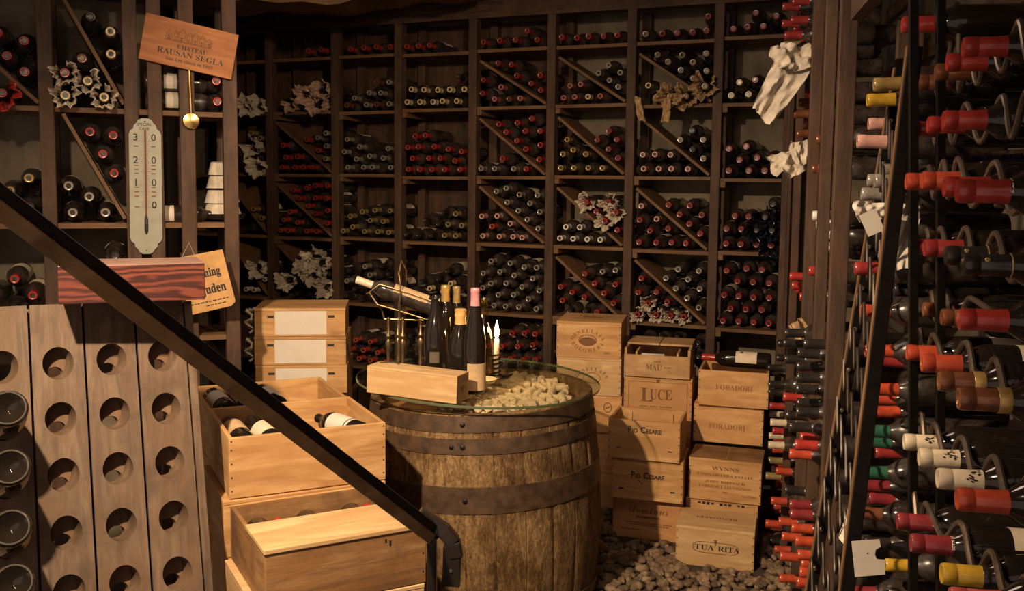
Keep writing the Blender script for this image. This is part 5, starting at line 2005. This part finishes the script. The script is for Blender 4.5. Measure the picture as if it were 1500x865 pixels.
LONGCAP = [(0.0182, 0.226), (0.0168, 0.240), (0.0160, 0.255), (0.0158, 0.2795), (0.0154, 0.2802), (0.0154, 0.2812), (0.0162, 0.2822), (0.0164, 0.2935), (0.0160, 0.2985), (0.0148, 0.3010), (0.0115, 0.3014), (0.0095, 0.3004)]
nearpos = []
for i, (c, x, y, th_, w_) in enumerate(NEAR):
    Yd = 1400 * 0.0322 / th_
    p = P(x, y, Yd)
    nearpos.append(p)
pl2 = [rs_(p) for p in nearpos]
pts, worst = relax([(a[0], p.z) for a, p in zip(pl2, nearpos)], 0.0365, (-9, 9, 0.2), it=200)
for i, ((c, x, y, th_, w_), (s, o_), (s2, z2_)) in enumerate(zip(NEAR, pl2, pts)):
    tip = rpt(s * 0.4 + s2 * 0.6, o_, z2_ * 0.6 + nearpos[i].z * 0.4)
    b = link('wine_bottle', body_mesh('claret', 32, False, True))
    b.matrix_world = axis_frame(tip - RN * 0.3014, RN, 0)
    tag(b, f'{CAPN[c]}-capped bottle {w_}', 'bottle', 'bottles in the near iron rack')
    k = ('lc', c)
    if k not in _mc:
        _mc[k] = MB().lathe(LONGCAP, 32).mesh('capsule', 'cap_' + c, 50)
    link('capsule', _mc[k], b)['label'] = CAPN[c] + ' foil capsule'
    if i in (20, 21, 26, 29):
        link('paper_label', lab_mb('claret', 2.4, 22, (0.06, 0.15)).mesh('paper_label', 'paper'), b)
    mk_band(i)(b)

# iron frame of the near rack
ir = thing('iron_rack', 'black iron bottle rack with wavy wire rests at the right edge', 'wine rack', None)
i0 = P(1345, 500, 1.86)
s0, of0 = rs_(i0)
ir.matrix_world = Matrix.Translation(rpt(s0, of0, 0)) @ RMAT
iri = ir.matrix_world.inverted()


def flat(pxa, ya, pxb, yb, Y, wpx, par, inv, name='upright', zlo=0.0):
    A, B = P(pxa, ya, Y), P(pxb, yb, Y)
    d = (B - A) / (B.z - A.z)
    lo_, hi = A + d * (zlo - A.z), A + d * (2.30 - A.z)
    w_ = wpx / FPX * Y
    obj(name, MB().bar(inv @ lo_, inv @ hi, w_, 0.008, inv.to_3x3() @ V((1, 0.1, 0))), 'iron', par, bev=0.0015)


flat(1338, 60, 1337, 865, 1.90, 14, ir, iri)
flat(1378, 60, 1377, 865, 1.92, 14, ir, iri)
flat(1600, 60, 1600, 865, 1.0, 20, ir, iri)
rows = [(0, 1, 2, 3, 4), (5, 6, 7), (8, 9, 10, 11), (12, 13, 14, 15), (17, 18, 19), (20, 21, 22, 23), (24, 25, 26, 27), (28, 29, 30, 31)]
def wave(knots, off, inv):
    out = []
    for (s_a, z_a), (s_b_, z_b_) in zip(knots[:-1], knots[1:]):
        for k in range(10):
            t = k / 10
            e = 0.5 - 0.5 * math.cos(PI * t)
            out.append(inv @ rpt(s_a + (s_b_ - s_a) * t, off, z_a + (z_b_ - z_a) * e))
    return out


NPOS = {}
for i in range(len(NEAR)):
    NPOS[i] = (pl2[i][0] * 0.4 + pts[i][0] * 0.6, pts[i][1] * 0.6 + nearpos[i].z * 0.4, pl2[i][1])
for ri_, ids in enumerate(rows):
    q = sorted(ids, key=lambda i: -NPOS[i][0])
    offm = sum(NPOS[i][2] for i in ids) / len(ids)
    kn = [(NPOS[q[0]][0] + 0.12, NPOS[q[0]][1] + 0.030)]
    lowk = [(NPOS[q[0]][0] + 0.12, NPOS[q[0]][1] - 0.044)]
    for a_, i in enumerate(q):
        pa = (NPOS[q[a_ - 1]][0] + NPOS[i][0]) / 2 if a_ else NPOS[i][0] + 0.06
        kn += [(pa, NPOS[i][1] - 0.030), (NPOS[i][0], NPOS[i][1] + 0.038)]
        lowk += [(NPOS[i][0], NPOS[i][1] - 0.046)]
    s_, z_ = NPOS[q[-1]][0], NPOS[q[-1]][1]
    for k in range(4):
        kn += [(s_ - 0.06 - 0.12 * k, z_ - 0.030), (s_ - 0.12 - 0.12 * k, z_ + 0.034)]
    lowk += [(s_ - 0.54, z_ - 0.046)]
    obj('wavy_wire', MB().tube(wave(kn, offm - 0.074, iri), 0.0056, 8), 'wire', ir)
    obj('lower_rod', MB().tube([iri @ rpt(a_, offm - 0.20, b_) for a_, b_ in lowk], 0.0045, 8), 'wire', ir)
for z in (0.05, 2.2):
    obj('cross_bar', MB().tube([iri @ rpt(s0, of0 - 0.02, z), iri @ rpt(s0 - 0.9, of0 - 0.02, z)], 0.007, 8), 'iron', ir)

# leaning iron rack between the two slanted bars
lk = thing('iron_rack', 'leaning black iron rack with two slanted bars and bare wavy wires', 'wine rack', None)
A0 = P(1235, 865, 1.92)
lk.matrix_world = Matrix.Translation((A0.x - 0.07, A0.y, 0))
li = lk.matrix_world.inverted()


def slant(pxa, ya, pxb, yb, Y, wd_, top):
    A, B = P(pxa, ya, Y), P(pxb, yb, Y)
    d = (B - A) / (B.z - A.z)
    lo_, hi = A + d * (0.0 - A.z), A + d * (top - A.z)
    obj('slanted_bar', MB().bar(li @ lo_, li @ hi, wd_, 0.014, (1, 0, 0)), 'iron', lk, bev=0.002)
    obj('lit_edge', MB().bar(li @ (lo_ + V((-wd_ / 2 - 0.0012, -0.002, 0))), li @ (hi + V((-wd_ / 2 - 0.0012, -0.002, 0))), 0.0024, 0.010, (1, 0, 0)), 'slatZ', lk)  # brown strip paints the highlight along the bar's left edge
    return lambda z: A + d * (z - A.z)


fa = slant(1338, 85, 1240, 865, 1.92, 0.030, 1.78)
fb = slant(1262, 430, 1188, 865, 2.26, 0.026, 1.78)
for k in range(13):
    z = 0.48 + 0.098 * k
    a_, b_ = fb(z), fa(z - 0.10)
    pts_ = []
    N = 48
    for q in range(N + 1):
        t = q / N
        p = a_.lerp(b_, t)
        pts_.append(li @ (p + V((-0.012, 0, 0.034 * math.sin(2 * PI * 3.5 * t + 0.4 * k)))))
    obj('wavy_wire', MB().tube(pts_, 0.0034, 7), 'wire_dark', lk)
    obj('rivet', MB().lathe([(0.006, -0.004), (0.006, 0.002), (0.003, 0.005)], 10, M=axis_frame(li @ (a_ + V((-0.004, -0.010, 0))), (-0.3, -1, 0))), 'wire', lk)
# ---------------------------------------------------------------- handrail
hr = thing('handrail', 'black flat iron handrail running down across the picture to a post', 'handrail', None)
E0, E1 = P(-90, 213, 1.22), P(640, 779, 1.98)
foot = V((E1.x, E1.y, 0))
hr.matrix_world = Matrix.Translation(foot)
hi_ = hr.matrix_world.inverted()
dn = V((0.0, -0.004, -0.0215))
obj('rail', MB().bar(hi_ @ E0, hi_ @ E1, 0.024, 0.030, (0.1, -0.2, 1)), 'rail_iron', hr, bev=0.003)
obj('rail_lit_face', MB().bar(hi_ @ (E0 + dn), hi_ @ (E0.lerp(E1, 0.975) + dn), 0.0235, 0.025, (0.1, -0.2, 1)), 'rail_lit_brown', hr, bev=0.002)  # brown colour stands in for the rail's worn, lit side face
q = [P(x, y, 1.97) for x, y in ((612, 752), (650, 776), (664, 792), (668, 812))]
mb = MB()
for a, b in zip(q[:-1], q[1:]):
    mb.bar(hi_ @ a, hi_ @ (b + (b - a) * 0.12), 0.030, 0.030, (0, -1, 0.1))
obj('end_curl', mb, 'rail_iron', hr, bev=0.003)
q = [P(663, 796, 1.97), P(661, 856, 1.97)]
obj('end_plate', MB().bar(hi_ @ q[0], hi_ @ q[1], 0.038, 0.026, (1, 0, 0)), 'rail_iron', hr, bev=0.003)
obj('screw', MB().lathe([(0.004, -0.002), (0.003, 0.002)], 8, M=axis_frame(hi_ @ (P(661, 832, 1.97) + V((0, -0.0135, 0))), (0, -1, 0))), 'wire', hr)
a = P(633, 790, 1.985)
obj('post', MB().bar(hi_ @ V((a.x, a.y, 0)), hi_ @ a, 0.020, 0.030, (1, 0, 0)), 'rail_iron', hr, bev=0.002)
# upper newel so the rail is carried outside the picture as well
a = E0 + (E1 - E0) * 0.02
obj('post', MB().bar(hi_ @ V((a.x, a.y, 0)), hi_ @ (a - V((0, 0, 0.015))), 0.020, 0.030, (1, 0, 0)), 'rail_iron', hr, bev=0.002)
mb = MB()
g = random.Random(8)
d = (E1 - E0)
nrm = V((0.15, -0.35, 1)).normalized()

# ---------------------------------------------------------------- gravel
g = random.Random(31)
ico = bmesh.new()
bmesh.ops.create_icosphere(ico, subdivisions=2, radius=1)
iv = [v.co.copy() for v in ico.verts]
ifc = [tuple(v.index for v in f.verts) for f in ico.faces]
ico.free()
mb = MB()
for k in range(2300):
    x, y = g.uniform(0.05, 1.22), g.uniform(2.75, 4.35)
    if (x + 0.09) ** 2 + (y - 3.5) ** 2 < 0.415 ** 2 or (y > 4.02 and 0.46 < x) or (0.45 < x < 1.0 and 3.9 < y):
        continue
    if 0.68 < x < 1.0 and 3.66 < y - (x - 0.666) * -0.288 < 3.9:
        continue
    if 0.45 < x < 0.74 and 3.97 < y + (x - 0.445) * 0.315:
        continue
    r = g.uniform(0.010, 0.021)
    M = Matrix.Translation((x, y, r * 0.45 + g.uniform(0, 0.008))) @ Matrix.Rotation(g.uniform(0, 6), 4, 'Z') @ Matrix.Rotation(g.uniform(-0.4, 0.4), 4, 'X') @ Matrix.Diagonal((r * g.uniform(0.9, 1.5), r * g.uniform(0.8, 1.1), r * g.uniform(0.6, 0.85), 1))
    a1, a2, a3 = g.uniform(0, 6), g.uniform(0, 6), g.uniform(0, 6)
    vs = [v * (1 + 0.13 * math.sin(3 * v.x + a1) + 0.13 * math.sin(3.5 * v.y + a2) + 0.1 * math.sin(4 * v.z + a3)) for v in iv]
    mb.add(vs, ifc, 0, True, M)
tag(obj('gravel', mb, 'pebble', sharp=70), 'rounded brown pebbles covering the floor beside the barrel and crates', 'gravel', None, 'stuff')

# ---------------------------------------------------------------- tissue and paper in the back rack


def brag(px, py, off, wpx, hpx, rot, label, mat, seed, amp=0.03, name='tissue_paper'):
    c = PP(px, py, BO + BN * off, BN)
    s = c.y / FPX
    M = frame(c, BU, BN) @ Matrix.Rotation(rot, 4, 'Z') @ Matrix.Translation((0, hpx * s / 2, 0))
    return rag(name, label, M, wpx * s, hpx * s, mat, seed, amp)


BSPEC = [q for q in SPECS if q['group'] == 'bottles lying in the back rack']
USED = set()


def bsleeve(px, py, label, mat, seed, r=0.04, tilt=None, l0=-0.03, l1=0.16, ruff=0.7):
    c = PP(px, py, BO + BN * 0.02, BN)
    q = min((q for q in BSPEC if id(q) not in USED), key=lambda q: (q['tip'] - c).length)
    USED.add(id(q))
    q['wrap'] = (mat, seed, r, l0, l1, ruff)
    q['label'] = label
    q['keep'] = True


bsleeve(365, 150, 'bottle in white tissue high beside the right post of the left rack', 'tissue', 1, 0.055, (0, 0, 0.2))
bsleeve(385, 146, 'bottle in white tissue against the first back-rack post, upper', 'tissue', 2, 0.045)
bsleeve(366, 220, 'bottle in cream tissue wing in the first back-rack bay, upper one of two', 'tissue', 3, 0.05, (0.3, 0, 0.4))
bsleeve(382, 240, 'bottle in cream tissue wing in the first back-rack bay, lower one of two', 'tissue', 4, 0.05, (-0.3, 0, -0.1))
bsleeve(446, 125, 'bottle in pinkish tissue sleeve in the second back-rack column, top left one', 'tissue_pink', 5, 0.05, (0.3, 0, 0.2))
bsleeve(468, 118, 'bottle in pinkish tissue sleeve in the second back-rack column, top right one', 'tissue_pink', 6, 0.05, (-0.2, 0, -0.3))
bsleeve(465, 148, 'bottle in pinkish tissue sleeve in the second back-rack column, lower one', 'tissue_pink', 7, 0.05, (0, 0, 0.5))
bsleeve(427, 150, 'bottle in brown tissue scrap hanging at the second back-rack shelf end', 'tissue_brown', 8, 0.03)
bsleeve(381, 392, 'bottle in small white tissue tuft by the first back-rack post', 'tissue', 9, 0.045)
for k, (x, y, w_) in enumerate(((452, 380, 'topmost'), (470, 376, 'upper right'), (466, 398, 'middle'), (450, 402, 'left'), (478, 412, 'lower right'), (418, 398, 'far left'))):
    bsleeve(x, y, f'bottle in white tissue sleeve in the fifth shelf pile, second column, {w_}', 'tissue', 20 + k, 0.044, (0.2 * (k % 3 - 1), 0, 0.25 * (k % 2)))
for k, (x, y, w_) in enumerate(((972, 132, 'left'), (988, 138, 'middle'), (1014, 138, 'right'))):
    bsleeve(x, y, f'bottle in golden brown tissue sleeve on the second shelf, seventh column, {w_}', 'tissue_brown', 30 + k, 0.048, (0.25 * (k - 1), 0, 0.1))
brag(937, 160, 0.05, 10, 36, 0.25, 'brown tissue tail hanging below the left golden sleeve', 'tissue_brown', 34, 0.012)
brag(976, 162, 0.05, 12, 34, -0.1, 'brown tissue tail hanging below the middle golden sleeve', 'tissue_brown', 35, 0.012)
for k, (x, y, w_) in enumerate(((862, 290, 'left'), (889, 290, 'top right'), (905, 306, 'right edge'), (892, 322, 'lowest'))):
    bsleeve(x, y, f'bottle in white tissue ring round a red cap, fourth shelf, sixth column, {w_}', 'tissue', 40 + k, 0.037, (0, 0, 0), 0.0, 0.12, 0.5)
for k, (x, y) in enumerate(((950, 441), (961, 461), (984, 463), (1006, 466), (939, 460))):
    bsleeve(x, y, f'bottle in white tissue frill, fifth shelf, seventh column, {ORD[k]} of five', 'tissue', 50 + k, 0.034, (0, 0, 0), 0.0, 0.10, 0.3)
for k, (x, y, w_) in enumerate(((1122, 326, 'upper left'), (1135, 320, 'upper right'), (1138, 345, 'lower right'), (1118, 348, 'lower left'))):
    bsleeve(x, y, f'bottle in crumpled dark blue foil by the right corner of back rack, {w_}', 'foil_blue', 60 + k, 0.042, None, -0.03, 0.10, 0.5)
M = frame(P(1166, 78, 3.3), (1, 0, 0.1), (0.2, -1, 0.15)) @ Matrix.Rotation(-0.55, 4, 'Z')
rag('packing_paper', 'long white packing paper hanging from the top of the right rack', M, 0.125, 0.25, 'tissue', 71, 0.022)
M = frame(P(1160, 66, 3.28), (1, 0, 0.05), (0.2, -1, 0.3))
rag('packing_paper', 'white crumpled paper bunched over the upper gap of the right rack', M, 0.13, 0.09, 'tissue', 72, 0.03)
M = frame(P(1150, 222, 3.4), (1, 0, 0.22), (0.1, -1, 0.5))
rag('packing_paper', 'white crumpled paper lying across the far posts of the right rack', M, 0.15, 0.09, 'tissue', 73, 0.03)
M = frame(P(1170, 206, 3.3), (1, 0, 0.1), (0.1, -1, 0.1))
rag('packing_paper', 'white torn paper standing behind the second post of the right rack', M, 0.06, 0.08, 'tissue', 74, 0.015)
M = frame(P(1166, 470, 3.15), (1, 0, 0.35), (0.2, -1, 0.2))
rag('packing_paper', 'buff torn paper above the black caps of the right rack', M, 0.05, 0.11, 'tissue_brown', 75, 0.02)
M = frame(P(1276, 296, 2.03), (1, 0, 0.0), (-0.2, -1, 0.2))
rag('packing_paper', 'white paper tucked behind the leaning iron rack', M, 0.075, 0.045, 'paper_white', 76, 0.01)
M = frame(P(1322, 296, 2.08), (1, 0, -0.12), (-0.2, -1, 0.15))
rag('packing_paper', 'large white paper beside the black uprights of the near iron rack', M, 0.085, 0.15, 'paper_white', 77, 0.010)
tgm = frame(P(1277, 326, 1.98), (1, 0, 0.45), (-0.1, -1, 0.1))
t_ = obj('paper_tag', MB().prism([(-0.018, -0.024), (0.018, -0.024), (0.018, 0.024), (-0.018, 0.024)], 0, 0.001), 'paper_white', M=tgm)
tag(t_, 'small blank white tag hanging beside the leaning iron rack', 'tag')
cm = frame(P(1274, 817, 1.80), (1, 0, 0.05), (-0.15, -1, 0.1))
t_ = obj('card_sign', MB().prism([(-0.030, -0.035), (0.028, -0.032), (0.029, -0.004), (0.014, -0.002), (0.010, 0.006), (0.012, 0.016), (0.022, 0.022), (0.020, 0.036), (-0.034, 0.034)], 0, 0.0012), 'paper_white', M=cm)
tag(t_, 'white card with a rounded cut-out low in the right bay', 'card')
obj('dot_mark', MB().lathe([(0.002, 0), (0.002, 0.0004)], 4, M=Matrix.Translation((-0.004, 0.010, 0.0012))), 'ink_black', t_)
M = frame(P(1250, 745, 1.95), (1, 0, -0.25), (-0.3, -1, 0.1))
rag('packing_paper', 'curled buff paper strip beside the maroon caps', M, 0.022, 0.07, 'tissue', 79, 0.010)

# rough timber under the ceiling, its lower edge uneven
mb = MB()
g = random.Random(77)
for k in range(26):
    x0, x1 = -1.75 + 0.06 * k, -1.75 + 0.06 * (k + 1)
    f = lambda x: 2.36 + 0.10 * max(0, (x + 1.1)) ** 1.3 + 0.012 * math.sin(9 * x) + 0.008 * math.sin(23 * x)
    y0_ = 4.72
    mb.add([(x0, y0_, f(x0)), (x1, y0_, f(x1)), (x1, y0_ + 0.5, f(x1) + 0.03), (x0, y0_ + 0.5, f(x0) + 0.03), (x0, y0_, 2.6), (x1, y0_, 2.6), (x1, y0_ + 0.5, 2.6), (x0, y0_ + 0.5, 2.6)],
           [(0, 3, 2, 1), (4, 5, 6, 7), (0, 1, 5, 4), (2, 3, 7, 6)] + ([(3, 0, 4, 7)] if k == 0 else []) + ([(1, 2, 6, 5)] if k == 25 else []), 0, False)
struct('trim_1', mb, 'beam_wood')
# ---------------------------------------------------------------- build bottles: the 300 that show largest one by one
keep = [s for s in SPECS if s['keep']]
rest = sorted([s for s in SPECS if not s['keep']], key=lambda s: (s['tip'] - CAM).length)
NMAX = 312
ind = keep + rest[:NMAX - len(keep)]
left = rest[NMAX - len(keep):]
print('BOTTLES', len(SPECS), 'keep', len(keep), 'individual', len(ind), 'mass', len(left))
for s in ind:
    build_bottle(s)
if left:
    mb = MB()
    mats = ['bottle_dusty', 'paper'] + ['cap_' + c for c in CAPC]
    for s in left:
        M = spec_matrix(s)
        mb.lathe(PROF[s['kind']], 12, 0, M)
        mb.lathe(CAPP[s['kind']], 12, mats.index('cap_' + s['cap']), M)
        if s['lab']:
            q = lab_mb(s['kind'], n=8)
            mb.add(q.v, q.f, 1, True, M)
    tag(obj('wine_bottles', mb, mats, sharp=50), 'remaining small dusty bottles in the dark upper and far bays of back rack', 'bottles', None, 'stuff')

# ---------------------------------------------------------------- light
ld = bpy.data.lights.new('cellar_lamp', 'SPOT')
ld.energy = LAMP
ld.color = (1.0, 0.72, 0.46)
ld.spot_size = math.radians(107)
ld.spot_blend = 1.0
ld.shadow_soft_size = 0.035
lo = bpy.data.objects.new('cellar_lamp', ld)
COL.objects.link(lo)
lo.location = (-0.95, 1.15, 2.36)
lo.rotation_euler = (V((-0.15, 3.0, 0.3)) - V(lo.location)).to_track_quat('-Z', 'Y').to_euler()
l2 = bpy.data.lights.new('back_fill_spot', 'SPOT')  # added spot, unseen, brightens the left columns of the back rack
l2.energy = BACK_FILL
l2.color = (1.0, 0.68, 0.40)
l2.spot_size = math.radians(62)
l2.spot_blend = 1.0
l2.shadow_soft_size = 0.04
lo = bpy.data.objects.new('back_fill_spot', l2)
COL.objects.link(lo)
lo.location = (0.25, 1.5, 2.40)
lo.rotation_euler = (V((-0.95, 5.6, 1.15)) - V(lo.location)).to_track_quat('-Z', 'Y').to_euler()
l3 = bpy.data.lights.new('fill_point', 'POINT')  # added soft fill light, unseen, lifts the dark areas all round
l3.energy = FILL
l3.color = (1.0, 0.74, 0.58)
l3.shadow_soft_size = 0.25
lo = bpy.data.objects.new('fill_point', l3)
COL.objects.link(lo)
lo.location = (0.1, 2.5, 2.38)
w = bpy.data.worlds.new('world')
S.world = w
w.use_nodes = True
w.node_tree.nodes['Background'].inputs[0].default_value = (1.0, 0.74, 0.62, 1)
w.node_tree.nodes['Background'].inputs[1].default_value = AMB
S.view_settings.view_transform = 'Standard'
S.view_settings.look = 'None'
S.view_settings.gamma = 1
S.view_settings.use_curve_mapping = False
S.view_settings.exposure = 0.0
S.cycles.use_denoising = True
S.cycles.max_bounces = 6
S.cycles.transparent_max_bounces = 12
S.cycles.sample_clamp_indirect = 6
